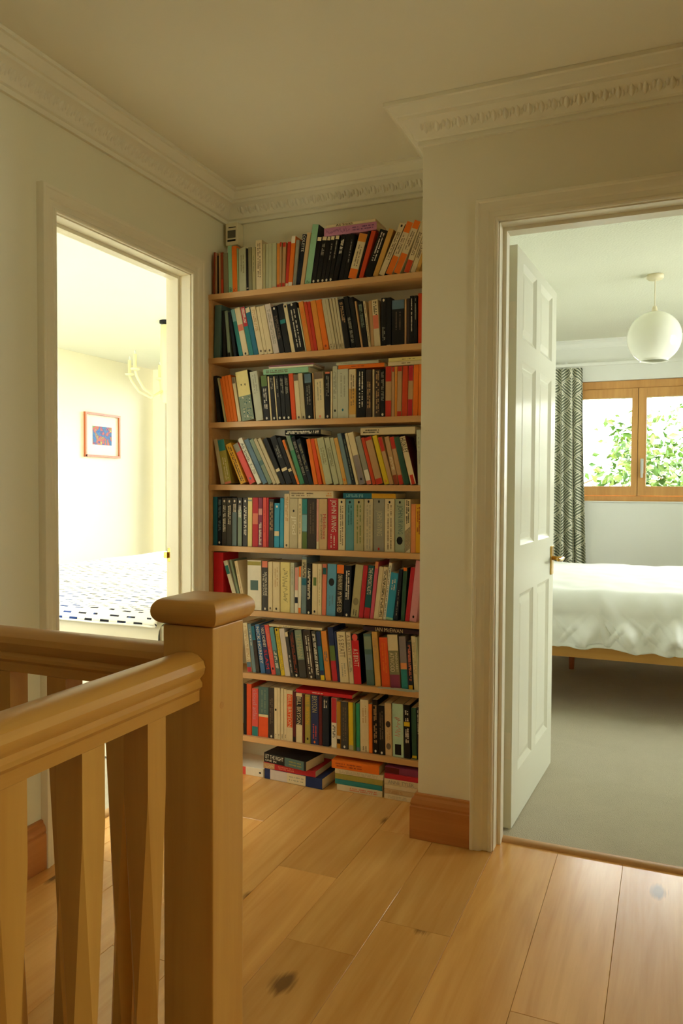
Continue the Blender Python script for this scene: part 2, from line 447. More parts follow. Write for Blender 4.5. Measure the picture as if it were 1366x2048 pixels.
for k in range(-8, 9):
    x0 = -0.308 + k * W; x1 = x0 + W
    a, b2 = max(x0, XL), min(x1, X1)
    if b2 - a < 0.01: continue
    ylo = HY if b2 <= HX + 0.02 else Y0
    segs = []
    if b2 <= XA + 0.15 and a >= XL - .01: yhi = YB
    else: yhi = YR + 0.082
    if a < XA < b2: yhi = YR
    ys = [ylo] + sorted(j for j in joints.get(k, []) if ylo + .1 < j < yhi - .1) + [yhi]
    for p, q in zip(ys, ys[1:]): plank(a, b2, p, q)
plank(-0.308 - 3 * W, XA, YR, YB)
plank(XL - .062, XL, DL0, DL1)

# stairwell below the balustrade
struct(boxes('wall_stairwell', [(HX, HX + .1, Y0, HY + .1, -2.7, -.25), (XL, HX + .1, HY, HY + .1, -2.7, -.25)], M['wall']), 'stairwell walls below the landing floor', 'wall')
struct(boxes('floor_lower', [(XL - .11, HX + .1, Y0 - .15, HY + .1, -2.8, -2.7)], M['oak_y']), 'lower floor at the foot of the stairs', 'floor')
st = tag(empty('staircase', (-1.22, -0.3, -2.7)), 'oak staircase dropping away inside the balustrade', 'stairs')
for i in range(9):
    bm = bmesh.new(); box(bm, -.48, .48, -1.2 + i * .24, -1.2 + i * .24 + .27, 2.45 - i * .21 - .04, 2.45 - i * .21); obj('tread', bm, M['oak_x'], st)
    bm = bmesh.new(); box(bm, -.48, .48, -1.2 + i * .24 + .24, -1.2 + i * .24 + .255, 2.45 - i * .21 - .21, 2.45 - i * .21 - .041); obj('riser', bm, M['trim'], st)

# ---------------------------------------------------------------- cornice
corn_prof = [(0.0, 2.284), (0.012, 2.284), (0.014, 2.292), (0.012, 2.300), (0.020, 2.304), (0.026, 2.318), (0.036, 2.334), (0.050, 2.346),
             (0.064, 2.352), (0.066, 2.362), (0.074, 2.364), (0.080, 2.372), (0.090, 2.380), (0.094, 2.386), (0.103, 2.388), (0.103, 2.3995), (0.0, 2.3995)]
cpath = [(X1, YR), (XA, YR), (XA, YB), (XL, YB), (XL, Y0)]
bm = bmesh.new(); sweep(bm, cpath, corn_prof, (1, 0, 0), (0, 1, 0), (0, 0, 1))
corn = struct(obj('trim_1', bm, M['ceiling']), 'moulded plaster cornice with leaf relief round the landing ceiling', 'cornice')
# plaster leaves along the cove of the cornice
bm = bmesh.new()
def blob(bm, c, ax, up, nr, l, w, h):
    rings = []
    for i in range(5):
        t = -1 + i * 0.5; ww = w * (1 - t * t) ** .5 * (1.0 if t < .2 else .8); hh = h * (1 - t * t) ** .5
        ring = []
        for a in (-1, -.5, 0, .5, 1):
            ring.append(bm.verts.new(c + up * (l * t) + ax * (ww * a) + nr * (hh * (1 - a * a) - .0006)))
        rings.append(ring)
    for A, B in zip(rings, rings[1:]):
        for k in range(4): bm.faces.new((A[k], A[k + 1], B[k + 1], B[k]))
for i in range(len(cpath) - 1):
    p, q = Vector(cpath[i]).to_3d(), Vector(cpath[i + 1]).to_3d(); d = (q - p).normalized(); nl = Vector((-d.y, d.x, 0))
    L = (q - p).length; n = int(L / 0.037)
    lo = 0.06 if i in (2, 3) else -0.03
    for k in range(n + 1):
        s = L * (k + .5) / (n + 1)
        if i in (2, 3) and (s < .06): continue
        if i == 2 and s > L - .06: continue
        c = p + d * s + nl * 0.034 + Vector((0, 0, 2.329))
        up = (nl * .62 + Vector((0, 0, .78))).normalized(); nr = (nl * .78 - Vector((0, 0, .62))).normalized()
        blob(bm, c, d, up, nr, .021, .0085, .0060)
        blob(bm, c + d * .0135 + up * .006, d, up, nr, .013, .005, .0045)
        blob(bm, c - d * .0135 - up * .004, d, up, nr, .010, .004, .004)
orn = obj('leaf_relief', bm, M['ceiling'], corn, smooth=True); orn['kind'] = 'stuff'

# ---------------------------------------------------------------- skirting
skirt = [(0, 0.001), (0.022, 0.001), (0.022, 0.108), (0.019, 0.112), (0.021, 0.120), (0.017, 0.134), (0.010, 0.142), (0.009, 0.149), (0.0, 0.151)]
bm = bmesh.new(); sweep(bm, [(DR0 - .0705, YR), (XA, YR), (XA, 2.62)], skirt, (1, 0, 0), (0, 1, 0), (0, 0, 1))
baseR = struct(obj('baseboard_right', bm, M['skirting_x']), 'reddish oak skirting at the foot of the cream wall', 'skirting')
bm = bmesh.new(); sweep(bm, [(XL, DL0 - .0705), (XL, HY + .01)], skirt, (1, 0, 0), (0, 1, 0), (0, 0, 1))
struct(obj('baseboard_left', bm, M['skirting_y']), 'oak skirting behind the balustrade by the bright doorway', 'skirting')

# ---------------------------------------------------------------- door surrounds
arch = [(0.0, 0.0), (0.0, 0.012), (0.004, 0.015), (0.010, 0.015), (0.014, 0.011), (0.020, 0.012), (0.030, 0.014), (0.036, 0.020), (0.046, 0.023), (0.056, 0.023), (0.060, 0.026), (0.068, 0.026), (0.070, 0.022), (0.070, 0.0)]
bm = bmesh.new(); sweep(bm, [(DR0, 0.001), (DR0, DH), (DR1, DH), (DR1, 0.001)], arch, (1, 0, 0), (0, 0, 1), (0, -1, 0), (0, YR, 0))
t2 = struct(obj('trim_2', bm, M['trim']), 'cream moulded architrave round the panelled door', 'architrave')
bm = bmesh.new(); sweep(bm, [(DL0, 0.001), (DL0, DH), (DL1, DH), (DL1, 0.001)], arch, (0, 1, 0), (0, 0, 1), (1, 0, 0), (XL, 0, 0))
t3 = struct(obj('trim_3', bm, M['trim']), 'cream moulded architrave round the bright doorway', 'architrave')
def soften(o, deg=32):
    for q in o.data.polygons: q.use_smooth = True
    o.data.set_sharp_from_angle(angle=math.radians(deg))
    return o
for _o in (corn, t2, t3): soften(_o)
def lining(name, lst, parent):
    bm = bmesh.new()
    for b in lst: box(bm, *b)
    return obj(name, bm, M['trim'], parent)
# linings and stops (right doorway)
lining('jamb', [(DR0 - .002, DR0 + .004, YR - .002, YR + .142, 0, DH), (DR1 - .004, DR1 + .002, YR - .002, YR + .142, 0, DH), (DR0, DR1, YR - .002, YR + .142, DH - .004, DH + .002)], t2)
lining('door_stop', [(DR0 + .004, DR0 + .016, YR + .050, YR + .095, 0, DH - .016), (DR1 - .016, DR1 - .004, YR + .050, YR + .095, 0, DH - .016), (DR0 + .004, DR1 - .004, YR + .050, YR + .095, DH - .016, DH - .004)], t2)
lining('jamb', [(XL - .112, XL + .002, DL0 - .002, DL0 + .004, 0, DH), (XL - .112, XL + .002, DL1 - .004, DL1 + .002, 0, DH), (XL - .112, XL + .002, DL0, DL1, DH - .004, DH + .002)], t3)
lining('door_stop', [(XL - .088, XL - .048, DL0 + .004, DL0 + .016, 0, DH - .016), (XL - .088, XL - .048, DL1 - .016, DL1 - .004, 0, DH - .016), (XL - .088, XL - .048, DL0 + .004, DL1 - .004, DH - .016, DH - .004)], t3)
# brass keep with its curved lip on the far jamb of the bright doorway
bm = bmesh.new(); box(bm, -1.862, -1.846, DL1 - .0062, DL1 - .0042, .868, .925); box(bm, -1.874, -1.858, DL1 - .016, DL1 - .005, .884, .908)
obj('strike_plate', bm, M['brass'], t3, 0.001)
# threshold bars
thr = [(-.022, 0), (-.019, .006), (-.011, .010), (0, .0115), (.011, .010), (.019, .006), (.022, 0)]
bm = bmesh.new(); sweep(bm, [(DR0 + .004, 2.548), (DR1 - .004, 2.548)], thr, (1, 0, 0), (0, 1, 0), (0, 0, 1))
struct(soften(obj('trim_4', bm, M['shelf']), 40), 'rounded oak threshold strip under the panelled door', 'threshold')
bm = bmesh.new(); sweep(bm, [(-1.834, DL0 + .004), (-1.834, DL1 - .004)], thr, (1, 0, 0), (0, 1, 0), (0, 0, 1))
struct(soften(obj('trim_5', bm, M['shelf']), 40), 'rounded oak threshold strip in the bright doorway', 'threshold')

# ---------------------------------------------------------------- panelled door, open into the bedroom
DW, DT = 0.712, 0.036
door = struct(empty('door_1', (-0.477, 2.618, 0.008), -0.0485), 'white gloss six-panel door standing open', 'door')
# local: y along the width from the hinge, x = 0 is the face seen, -DT the other face
pz = [(0.172, 0.795), (0.965, 1.605), (1.680, 1.940)]
py = [(0.090, 0.318), (0.392, 0.622)]
DHt = 1.978
fr = [(0.0, 0.090), (0.318, 0.392), (0.622, DW)]
lst = [(-DT, 0, a, b, 0, DHt) for a, b in fr]
for a, b in py:
    for z0, z1 in ((0, pz[0][0]), (pz[0][1], pz[1][0]), (pz[1][1], pz[2][0]), (pz[2][1], DHt)): lst.append((-DT, 0, a, b, z0, z1))
leaf = boxes('door_frame', lst, M['door'], door)
for a, b in py:
    for z0, z1 in pz:
        bm = bmesh.new()
        for s, xf in ((1, 0.0), (-1, -DT)):
            # sloping moulding down to a recessed raised panel, both faces
            rings = []
            for off, dep in ((0.0, 0.0), (0.006, 0.004), (0.016, 0.010), (0.020, 0.011), (0.040, 0.006), (0.044, 0.0055)):
                x = xf - s * dep
                rings.append([bm.verts.new((x, yy, zz)) for yy, zz in ((a + off, z0 + off), (b - off, z0 + off), (b - off, z1 - off), (a + off, z1 - off))])
            for A, B in zip(rings, rings[1:]):
                for k in range(4): bm.faces.new((A[k], A[(k + 1) % 4], B[(k + 1) % 4], B[k]))
            bm.faces.new(rings[-1])
        obj('panel', bm, M['door'], door)
for z in (0.24, 1.70):
    bm = bmesh.new(); box(bm, -.034, -.004, -.0016, -.0001, z, z + .09)
    for dz in (.02, .045, .07): box(bm, -.022, -.017, -.0022, -.0015, z + dz, z + dz + .004)
    h = obj('hinge', bm, M['trim'], door)
    bm = bmesh.new(); tube(bm, [(-.039, -.005, z), (-.039, -.005, z + .09)], .005, 8); obj('hinge_pin', bm, M['brass'], h)
for s, xf in ((1, 0.0), (-1, -DT)):
    bm = bmesh.new(); xs = sorted((xf + s * .0002, xf + s * .007)); box(bm, xs[0], xs[1], .640, .682, .808, .926)
    pl = obj('handle_plate', bm, M['brass'], door, 0.0015)
    bm = bmesh.new()
    tube(bm, [(xf + s * .006, .661, .876), (xf + s * .030, .661, .876), (xf + s * .047, .655, .877), (xf + s * .052, .640, .878), (xf + s * .050, .60, .874), (xf + s * .046, .565, .878), (xf + s * .05, .553, .880)], [.009, .0075, .008, .008, .0075, .0075, .006], 10)
    obj('lever', bm, M['brass'], pl, smooth=True)

# ---------------------------------------------------------------- balustrade
NX, NY = -0.6725, 1.030
newel = tag(empty('newel_post', (NX, NY, 0)), 'square oak newel post with a rounded cap at the balustrade corner', 'newel post')
bm = bmesh.new(); box(bm, -.045, .045, -.045, .045, -.30, .958); obj('post', bm, M['oak'], newel, 0.002)
bm = bmesh.new(); box(bm, -.059, .059, -.059, .059, .9585, 1.0)
hor = [e for e in bm.edges if abs(e.verts[0].co.z - e.verts[1].co.z) < 1e-6]
bmesh.ops.bevel(bm, geom=hor, offset=0.0195, segments=6, profile=0.5, affect='EDGES')
soften(obj('cap', bm, M['oak_x'], newel), 45)
bm = bmesh.new(); lathe(bm, [(0, .0), (.0055, .0), (.0055, .0008), (0, .0008)], seg=12); o = obj('dowel_plug', bm, M['oak_x'], newel)
o.rotation_euler = (0, math.radians(90), 0); o.location = (.0445, -.02, .835)
rail_prof = [(-.022, .846), (.022, .846), (.022, .862), (.027, .868), (.027, .874), (.023, .880), (.030, .888), (.0325, .898), (.029, .908), (.019, .916), (.007, .919),
             (-.007, .919), (-.019, .916), (-.029, .908), (-.0325, .898), (-.030, .888), (-.023, .880), (-.027, .874), (-.027, .868), (-.022, .862)]
def baluster_mesh(name):
    # square blocks top and bottom, facets turning to a diamond section at the waist
    bm = bmesh.new(); h = 0.0205
    sq = lambda z: [bm.verts.new((sx * h, sy * h, z)) for sx, sy in ((-1, -1), (1, -1), (1, 1), (-1, 1))]
    rings = [sq(0.002), sq(0.10), None, sq(0.745), sq(0.845)]
    dm = [bm.verts.new((x * h, y * h, 0.4225)) for x, y in ((0, -1), (1, 0), (0, 1), (-1, 0))]   # vertex k lies over side k of the square
    for A, B in ((rings[0], rings[1]), (rings[3], rings[4])):
        for k in range(4): bm.faces.new((A[k], A[(k + 1) % 4], B[(k + 1) % 4], B[k]))
    for R_ in (rings[1], rings[3]):
        for k in range(4):
            bm.faces.new((R_[k], R_[(k + 1) % 4], dm[k])); bm.faces.new((R_[(k + 1) % 4], dm[(k + 1) % 4], dm[k]))
    bm.faces.new(rings[0]); bm.faces.new(list(reversed(rings[-1])))
    bmesh.ops.recalc_face_normals(bm, faces=bm.faces)
    me = bpy.data.meshes.new(name); bm.to_mesh(me); bm.free(); me.materials.append(M['oak'])
    return me
bal_me = baluster_mesh('baluster')
balB = tag(empty('balustrade', (NX, -0.3, 0)), 'oak balustrade running toward the viewer from the newel post', 'balustrade')
bm = bmesh.new(); sweep(bm, [(0, Y0 + .005 + .3), (0, NY - .046 + .3)], rail_prof, (1, 0, 0), (0, 1, 0), (0, 0, 1)); soften(obj('handrail', bm, M['oak_y'], balB))
for k in range(19):
    y = 0.880 - k * 0.1285
    if y < Y0 + .05: break
    o = bpy.data.objects.new('baluster', bal_me); COL.objects.link(o); o.parent = balB; o.location = (0, y + .3, 0)
balA = tag(empty('balustrade', (-1.2, NY, 0)), 'oak balustrade running from the newel post to the bedroom wall', 'balustrade')
bm = bmesh.new(); sweep(bm, [(XL + .001 + 1.2, 0), (NX - .046 + 1.2, 0)], rail_prof, (1, 0, 0), (0, 1, 0), (0, 0, 1)); soften(obj('handrail', bm, M['oak_x'], balA))
for k in range(8):
    x = -0.830 - k * 0.1255
    if x < XL + .04: break
    o = bpy.data.objects.new('baluster', bal_me); COL.objects.link(o); o.parent = balA; o.location = (x + 1.2, 0, 0)

# ---------------------------------------------------------------- bookcase
SF = 2.72
bc = tag(empty('bookcase', (-1.255, 2.79, 0)), 'built-in oak bookshelves filling the alcove', 'bookcase')
SHZ = [1.962, 1.702, 1.438, 1.182, 0.930, 0.672, 0.415, 0.155]
for z in SHZ:
    bm = bmesh.new(); box(bm, XL + 1.2565, XA + 1.2535, SF - 2.79, YB - .001 - 2.79, z - .0225, z - .0003); obj('shelf_board', bm, M['shelf'], bc, 0.0012)
for x in (XL + .0005,):
    for z1, z0 in zip(SHZ, SHZ[1:] + [0.001]):
        bm = bmesh.new(); box(bm, x + 1.255, x + 1.255 + .013, SF + .004 - 2.79, YB - .001 - 2.79, z0 + .0002, z1 - .023); obj('side_panel', bm, M['shelf'], bc)

SHELF_ROWS = [
(1.962, [
(-1.7385, 0.0001, 0.0076, 0.1735, -0.0081, 'rust', 'rust red paperback', []),
(-1.7294, 0.0, 0.0075, 0.1701, -0.0032, 'tan', 'tan paperback', ['b.9-1:pinkish']),
(-1.7201, 0.0, 0.0074, 0.1583, 0.0037, 'black', 'thin black paperback', []),
(-1.7109, 0.0, 0.0082, 0.1694, 0.0105, 'tan', 'tan paperback', []),
(-1.7009, 0.0, 0.0113, 0.1689, 0.0171, 'rust', 'rust red paperback', ['b0-.35:redorange']),
(-1.6882, 0.0, 0.0219, 0.1646, 0.0214, 'olivegrey', 'olive grey paperback', []),
(-1.6642, 0.0, 0.0183, 0.1912, 0.0292, 'mint', 'mint green paperback', ['t.05-.12:dkgreen']),
(-1.6452, 0.0, 0.0216, 0.1869, 0.0279, 'orange', 'bright orange paperback', ['t.04-.1:rust']),
(-1.6228, 0.0, 0.006, 0.1774, 0.0253, 'palegreen', 'very thin pale green paperback', []),
(-1.6161, 0.0, 0.0328, 0.1753, 0.0178, 'celadon', 'pale celadon paperback', ['t.45-.85:olivegrey']),
(-1.5821, 0.0, 0.0106, 0.1711, 0.0203, 'black', 'thin black paperback', ['b.06-.08:cream']),
(-1.5708, 0.0, 0.0158, 0.1737, 0.0198, 'olivegrey', 'olive grey paperback', []),
(-1.5543, 0.0, 0.0159, 0.1727, 0.0172, 'khaki', 'khaki paperback', ['t.4-.8:olivegrey']),
(-1.5375, 0.0, 0.0289, 0.1974, 0.0152, 'cream', 'tall cream paperback', ['t.25-.95:greybrown']),
(-1.5073, 0.0, 0.0122, 0.1802, 0.0085, 'khaki', 'khaki paperback', []),
(-1.4944, 0.0, 0.0119, 0.1786, 0.003, 'celadon', 'pale celadon paperback', []),
(-1.4816, 0.0, 0.016, 0.1772, 0.0025, 'celadon', 'pale celadon paperback', []),
(-1.4649, 0.0, 0.0187, 0.1783, -0.0008, 'celadon', 'pale green-cream paperback', ['b0-.03:salmon']),
(-1.4455, 0.0, 0.0129, 0.1751, -0.0014, 'amber', 'amber orange paperback', ['b0-.08:redorange']),
(-1.4318, 0.0001, 0.0087, 0.1776, -0.0058, 'tan', 'tan paperback with red ends', ['b0-.1:red', 'b.9-1:red']),
(-1.4225, 0.0003, 0.0138, 0.176, -0.0228, 'tan', 'tan paperback with red ends', ['b0-.1:red', 'b.9-1:red']),
(-1.4079, 0.0009, 0.0134, 0.1756, -0.0651, 'red', 'red orange paperback', ['b0-.08:cream']),
(-1.3937, 0.0015, 0.0184, 0.1939, -0.0798, 'orange', 'orange paperback with white top', ['b.86-1:white', 'b0-.08:white']),
(-1.3738, 0.0013, 0.0137, 0.1778, -0.0902, 'grey', 'grey paperback', []),
(-1.3593, 0.0026, 0.0184, 0.1971, -0.1403, 'navyblack', 'dark navy paperback with white lettering', ['T:COLETTE:white:.66-.98']),
(-1.34, 0.0024, 0.0163, 0.2003, -0.1461, 'sand', 'sand coloured paperback', []),
(-1.3224, 0.0041, 0.0277, 0.229, -0.1483, 'navyblack', 'tall paperback with mint green spine and dark cover', ['b0-1:mint', 't.03-.06:dkgreen']),
(-1.2934, 0.0028, 0.0183, 0.1778, -0.1536, 'black', 'black paperback with small white emblem', ['b.92-1:cream', 'd.05:white']),
(-1.2741, 0.0033, 0.0194, 0.1773, -0.1685, 'black', 'black paperback with small white emblem', ['b.92-1:cream', 'd.05:white', 't.6-.85:grey']),
(-1.2535, 0.0025, 0.0145, 0.1755, -0.1663, 'black', 'black paperback with small white emblem', ['b.92-1:cream', 'd.05:white']),
(-1.2377, 0.0027, 0.016, 0.1756, -0.1646, 'black', 'black paperback with small white emblem', ['b.92-1:cream', 'd.05:white', 't.5-.85:grey']),
(-1.2207, 0.0029, 0.0166, 0.1762, -0.1745, 'black', 'black paperback with small white emblem', ['b.92-1:cream', 'd.05:white', 't.5-.9:grey']),
(-1.203, 0.0041, 0.0187, 0.1763, -0.2166, 'black', 'black paperback', ['t.6-.9:white']),
(-1.1777, 0.0035, 0.0189, 0.1745, -0.1856, 'black', 'black paperback', []),
(-1.1574, 0.0031, 0.0165, 0.1737, -0.1833, 'black', 'black paperback', ['t.4-.9:grey']),
(-1.1388, 0.0095, 0.0342, 0.1708, -0.2788, 'cream', 'cream paperback with orange ends', ['b.82-1:amber', 'b0-.22:orange', 't.3-.75:greybrown']),
(-1.1035, 0.0023, 0.0083, 0.1801, -0.2734, 'black', 'thin black paperback', []),
(-1.0934, 0.0051, 0.0177, 0.1785, -0.2887, 'redorange', 'red orange paperback', []),
(-1.0718, 0.0114, 0.0314, 0.1779, -0.3692, 'black', 'black paperback with white title', ['t.35-.95:white']),
(-1.037, 0.0072, 0.0202, 0.1794, -0.3585, 'sandyellow', 'sand yellow paperback', []),
(-1.0136, 0.0101, 0.0241, 0.1996, -0.4294, 'darkbrown', 'cream spined paperback with a small black emblem', ['b0-1:cream', 'd.95:black', 't.3-.85:greybrown']),
(-0.986, 0.0109, 0.0258, 0.2009, -0.4297, 'cream', 'cream paperback with orange ends', ['b.8-1:orange', 'b0-.35:orange', 't.4-.75:greybrown']),
(-0.9543, 0.0107, 0.0262, 0.2001, -0.4172, 'cream', 'cream paperback with orange ends', ['b.85-1:orange', 'b0-.38:orange', 't.45-.8:greybrown']),
(-0.9152, 0.0083, 0.023, 0.1898, -0.3648, 'cream', 'cream paperback with orange foot', ['b0-.25:redorange', 't.35-.8:greybrown']),
(-0.8895, 0.0066, 0.0185, 0.1831, -0.3599, 'cream', 'cream paperback leaning at the end', ['t.3-.9:greybrown']),
(-0.869, 0.0048, 0.0136, 0.1766, -0.3561, 'sandyellow', 'sand paperback by the wall corner', []),
],[
(-1.2393, 0.2163, 2.139, 0.0308, 'pinkpurple', 'pink and purple paperback lying flat', ['w.05-.5:purple', 't.55-.95:purple']),
(-1.2306, 0.2023, 2.1703, 0.0109, 'cream', 'cream paperback lying flat', ['TB:Ali Smith:black:.2-.55']),
]),
(1.702, [
(-1.7385, 0.0011, 0.0311, 0.2167, -0.0344, 'tealgrey', 'dark grey-green paperback', []),
(-1.6913, 0.0, 0.0139, 0.193, 0.0442, 'black', 'black paperback', []),  # dark book put where the wedge is partly shadow
(-1.6691, 0.0, 0.0139, 0.1897, 0.0825, 'sagegrey', 'sage grey paperback', ['b0-.1:black']),
(-1.6404, 0.0, 0.0137, 0.1842, 0.1586, 'navyblack', 'near black paperback', []),  # dark book shape put in for the shade between its neighbours
(-1.6165, 0.0, 0.0179, 0.1962, 0.2069, 'teal', 'teal paperback with light blue top', ['b.74-1:skyblue']),
(-1.5962, 0.0, 0.0254, 0.1988, 0.2136, 'cream', 'cream paperback with salmon patch', ['b.52-.65:salmon', 'd.04:black']),
(-1.5694, 0.0, 0.0208, 0.2013, 0.2131, 'teal', 'teal paperback with a red top', ['b.6-1:crimson', 't.68-.98:white']),
(-1.5469, 0.0, 0.0208, 0.1964, 0.2159, 'tealblue', 'blue-green paperback with cream top', ['b.9-1:cream']),
(-1.5236, 0.0, 0.0233, 0.1972, 0.2137, 'cream', 'cream paperback', ['d.07:greybrown', 't.5-.95:tan']),
(-1.4989, 0.0, 0.0139, 0.1954, 0.2006, 'cream', 'cream paperback', ['d.07:greybrown']),
(-1.484, 0.0, 0.0241, 0.1964, 0.2008, 'cream', 'cream paperback', ['d.07:greybrown']),
(-1.4572, 0.0, 0.0255, 0.2021, 0.2077, 'lilacwhite', 'pale lilac-white paperback', ['t.2-.9:grey']),
(-1.4303, 0.0, 0.0225, 0.1907, 0.2019, 'black', 'black paperback', ['d.95:white', 't.3-.8:greybrown']),
(-1.4067, 0.0, 0.0254, 0.1966, 0.1885, 'black', 'black paperback with a teal band', ['b.6-.68:teal']),
(-1.378, 0.0, 0.016, 0.1963, 0.1994, 'cream', 'cream paperback', ['d.95:black']),
(-1.3609, 0.0, 0.0411, 0.1937, 0.1983, 'black', 'black paperback with white title', ['d.97:white', 't.08-.9:white']),
(-1.3175, 0.0, 0.0051, 0.1768, 0.2028, 'palegrey', 'very thin pale grey paperback', []),
(-1.3115, 0.0, 0.0201, 0.1982, 0.1886, 'amber', 'amber orange paperback', ['t.5-.9:orange']),
(-1.2901, 0.0, 0.0125, 0.1965, 0.1837, 'redorange', 'red orange paperback', []),
(-1.2767, 0.0, 0.0128, 0.1953, 0.1758, 'red', 'red paperback', []),
(-1.2627, 0.0, 0.022, 0.1971, 0.1757, 'amber', 'amber paperback', []),
(-1.239, 0.0, 0.0228, 0.1987, 0.1788, 'orange', 'orange paperback', ['d.08:rust']),
(-1.2122, 0.0, 0.0163, 0.1967, 0.1885, 'stone', 'stone grey paperback', ['t.05-.12:greybrown']),
(-1.1949, 0.0, 0.0113, 0.1992, 0.1888, 'stone', 'stone grey paperback', ['t.05-.12:greybrown']),
(-1.1826, 0.0, 0.0101, 0.1993, 0.1816, 'stone', 'stone grey paperback', ['t.05-.12:greybrown']),
(-1.1717, 0.0, 0.0104, 0.1993, 0.1696, 'stone', 'stone grey paperback', ['t.05-.12:greybrown']),
(-1.1604, 0.0, 0.0101, 0.1996, 0.1591, 'stone', 'stone grey paperback', ['t.05-.12:greybrown']),
(-1.1481, 0.0, 0.0223, 0.1914, 0.1665, 'black', 'black paperback with gold lettering', ['t.5-.95:tan']),
(-1.1219, 0.0, 0.0186, 0.2009, 0.1803, 'black', 'black paperback', ['t.1-.6:grey']),
(-1.1024, 0.0, 0.0186, 0.1956, 0.1701, 'black', 'black paperback', []),
(-1.0828, 0.0, 0.0071, 0.1794, 0.1611, 'tan', 'thin tan paperback', []),
(-1.0746, 0.0, 0.0207, 0.1756, 0.1472, 'black', 'black paperback with green lettering', ['t.45-.95:sagegrey']),
(-1.0524, 0.0, 0.0095, 0.1759, 0.1418, 'cream', 'cream paperback with black lettering', ['t.1-.95:black']),
(-1.0419, 0.0, 0.0125, 0.1745, 0.0764, 'tan', 'tan paperback', []),
(-1.0283, 0.0, 0.0239, 0.1755, 0.0713, 'cream', 'cream paperback with red panel', ['b.38-.67:salmon', 't.68-.98:black']),
(-1.0023, 0.0, 0.0201, 0.1803, 0.0067, 'black', 'black paperback', ['d.95:white', 't.1-.4:grey']),
(-0.9812, 0.0, 0.0187, 0.1793, 0.0068, 'black', 'black paperback', ['b0-.02:cream']),
(-0.9609, 0.0, 0.0489, 0.1679, -0.0009, 'black', 'thick black paperback with a blue photo top', ['b.8-1:steelblue', 't.35-.75:greybrown']),
(-0.9104, 0.0, 0.0069, 0.1673, 0.0033, 'tan', 'thin tan paperback', []),
(-0.902, 0.0, 0.0115, 0.1695, 0.0038, 'darkbrown', 'dark brown paperback', []),
(-0.8891, 0.0, 0.014, 0.1778, 0.0083, 'black', 'black paperback with white title', ['t.25-.95:white']),
(-0.8742, 0.0, 0.0136, 0.1768, 0.0036, 'black', 'black paperback', ['t.5-.95:grey']),
(-0.8583, 0.0, 0.0158, 0.184, 0.0041, 'redorange', 'red orange paperback', []),
],[
]),
(1.438, [
(-1.7197, 0.0, 0.0164, 0.1922, 0.0978, 'black', 'black paperback', []),
(-1.6852, 0.0, 0.0093, 0.185, 0.191, 'khaki', 'khaki paperback', []),
(-1.6745, 0.0, 0.0093, 0.1812, 0.1934, 'orange', 'orange paperback', []),
(-1.6643, 0.0, 0.0127, 0.1897, 0.1894, 'orange', 'orange paperback', []),
(-1.6507, 0.0, 0.0132, 0.1917, 0.1786, 'orange', 'orange paperback', []),
(-1.6366, 0.0, 0.0141, 0.1937, 0.1731, 'orange', 'orange paperback', []),
(-1.6189, 0.0, 0.0145, 0.1833, 0.1749, 'cream', 'cream paperback with brown photo top', ['b.86-1:greybrown']),
(-1.6024, 0.0, 0.0583, 0.2031, 0.1639, 'black', 'thick pale yellow paperback with floral foot', ['b0-1:lemoncream', 'b0-.5:sagegrey', 'F0-.5:sagegrey', 't.7-.76:black']),
(-1.5368, 0.0, 0.034, 0.1999, 0.1508, 'palegrey', 'pale grey paperback', ['t.55-.95:grey']),
(-1.5005, 0.0, 0.0279, 0.181, 0.091, 'black', 'black paperback with green photo top', ['b.76-1:mossgreen', 'd.05:white', 't.25-.72:white']),
(-1.4716, 0.0, 0.0073, 0.1775, 0.0855, 'cream', 'very thin cream paperback', []),
(-1.4632, 0.0, 0.0176, 0.179, 0.0876, 'black', 'black paperback with small white emblem', ['d.05:white', 't.7-.95:grey']),
(-1.4438, 0.0, 0.0057, 0.1765, 0.0932, 'cream', 'very thin cream paperback', []),
(-1.4362, 0.0, 0.0169, 0.1774, 0.0994, 'black', 'black paperback with small white emblem', ['d.05:white', 't.5-.95:grey']),
(-1.4185, 0.0, 0.0195, 0.1771, 0.0896, 'black', 'black paperback with small white emblem', ['d.05:white', 't.6-.95:grey']),
(-1.3979, 0.0, 0.0201, 0.1765, 0.0813, 'black', 'black paperback with small white emblem', ['d.05:white', 't.6-.95:grey']),
(-1.3758, 0.0, 0.0189, 0.1829, 0.0878, 'orangered', 'orange-red paperback', []),
(-1.3552, 0.0, 0.0206, 0.1783, 0.0873, 'cream', 'cream paperback with dark photo top', ['b.86-1:greybrown', 'd.05:greybrown']),
(-1.3332, 0.0, 0.018, 0.1823, 0.0906, 'stone', 'stone paperback', ['d.05:greybrown']),
(-1.3128, 0.0, 0.0303, 0.1776, 0.0551, 'black', 'black paperback with grey-blue photo top', ['b.8-1:steelblue', 'd.05:white', 't.3-.75:grey']),
(-1.2803, 0.0, 0.0055, 0.1798, 0.0447, 'tan', 'very thin tan paperback', []),
(-1.2712, 0.0, 0.0378, 0.1828, 0.0501, 'cream', 'cream paperback with brown patterned top', ['b.85-1:greybrown', 't.4-.8:grey', 'd.05:salmon']),
(-1.232, 0.0, 0.0222, 0.1809, 0.0084, 'black', 'black paperback with pink top', ['b.96-1:salmon', 'd.05:white', 't.5-.92:grey']),
(-1.208, 0.0, 0.0068, 0.1818, 0.0055, 'cream', 'very thin cream paperback', []),
(-1.1995, 0.0, 0.0195, 0.2008, 0.0078, 'palegrey', 'pale grey paperback with black dot', ['d.15:black', 't.38-.9:grey']),
(-1.1789, 0.0, 0.0454, 0.1876, 0.0064, 'palegrey', 'thick pale grey-green paperback with blue dot', ['d.17:tealblue', 't.45-.93:grey']),
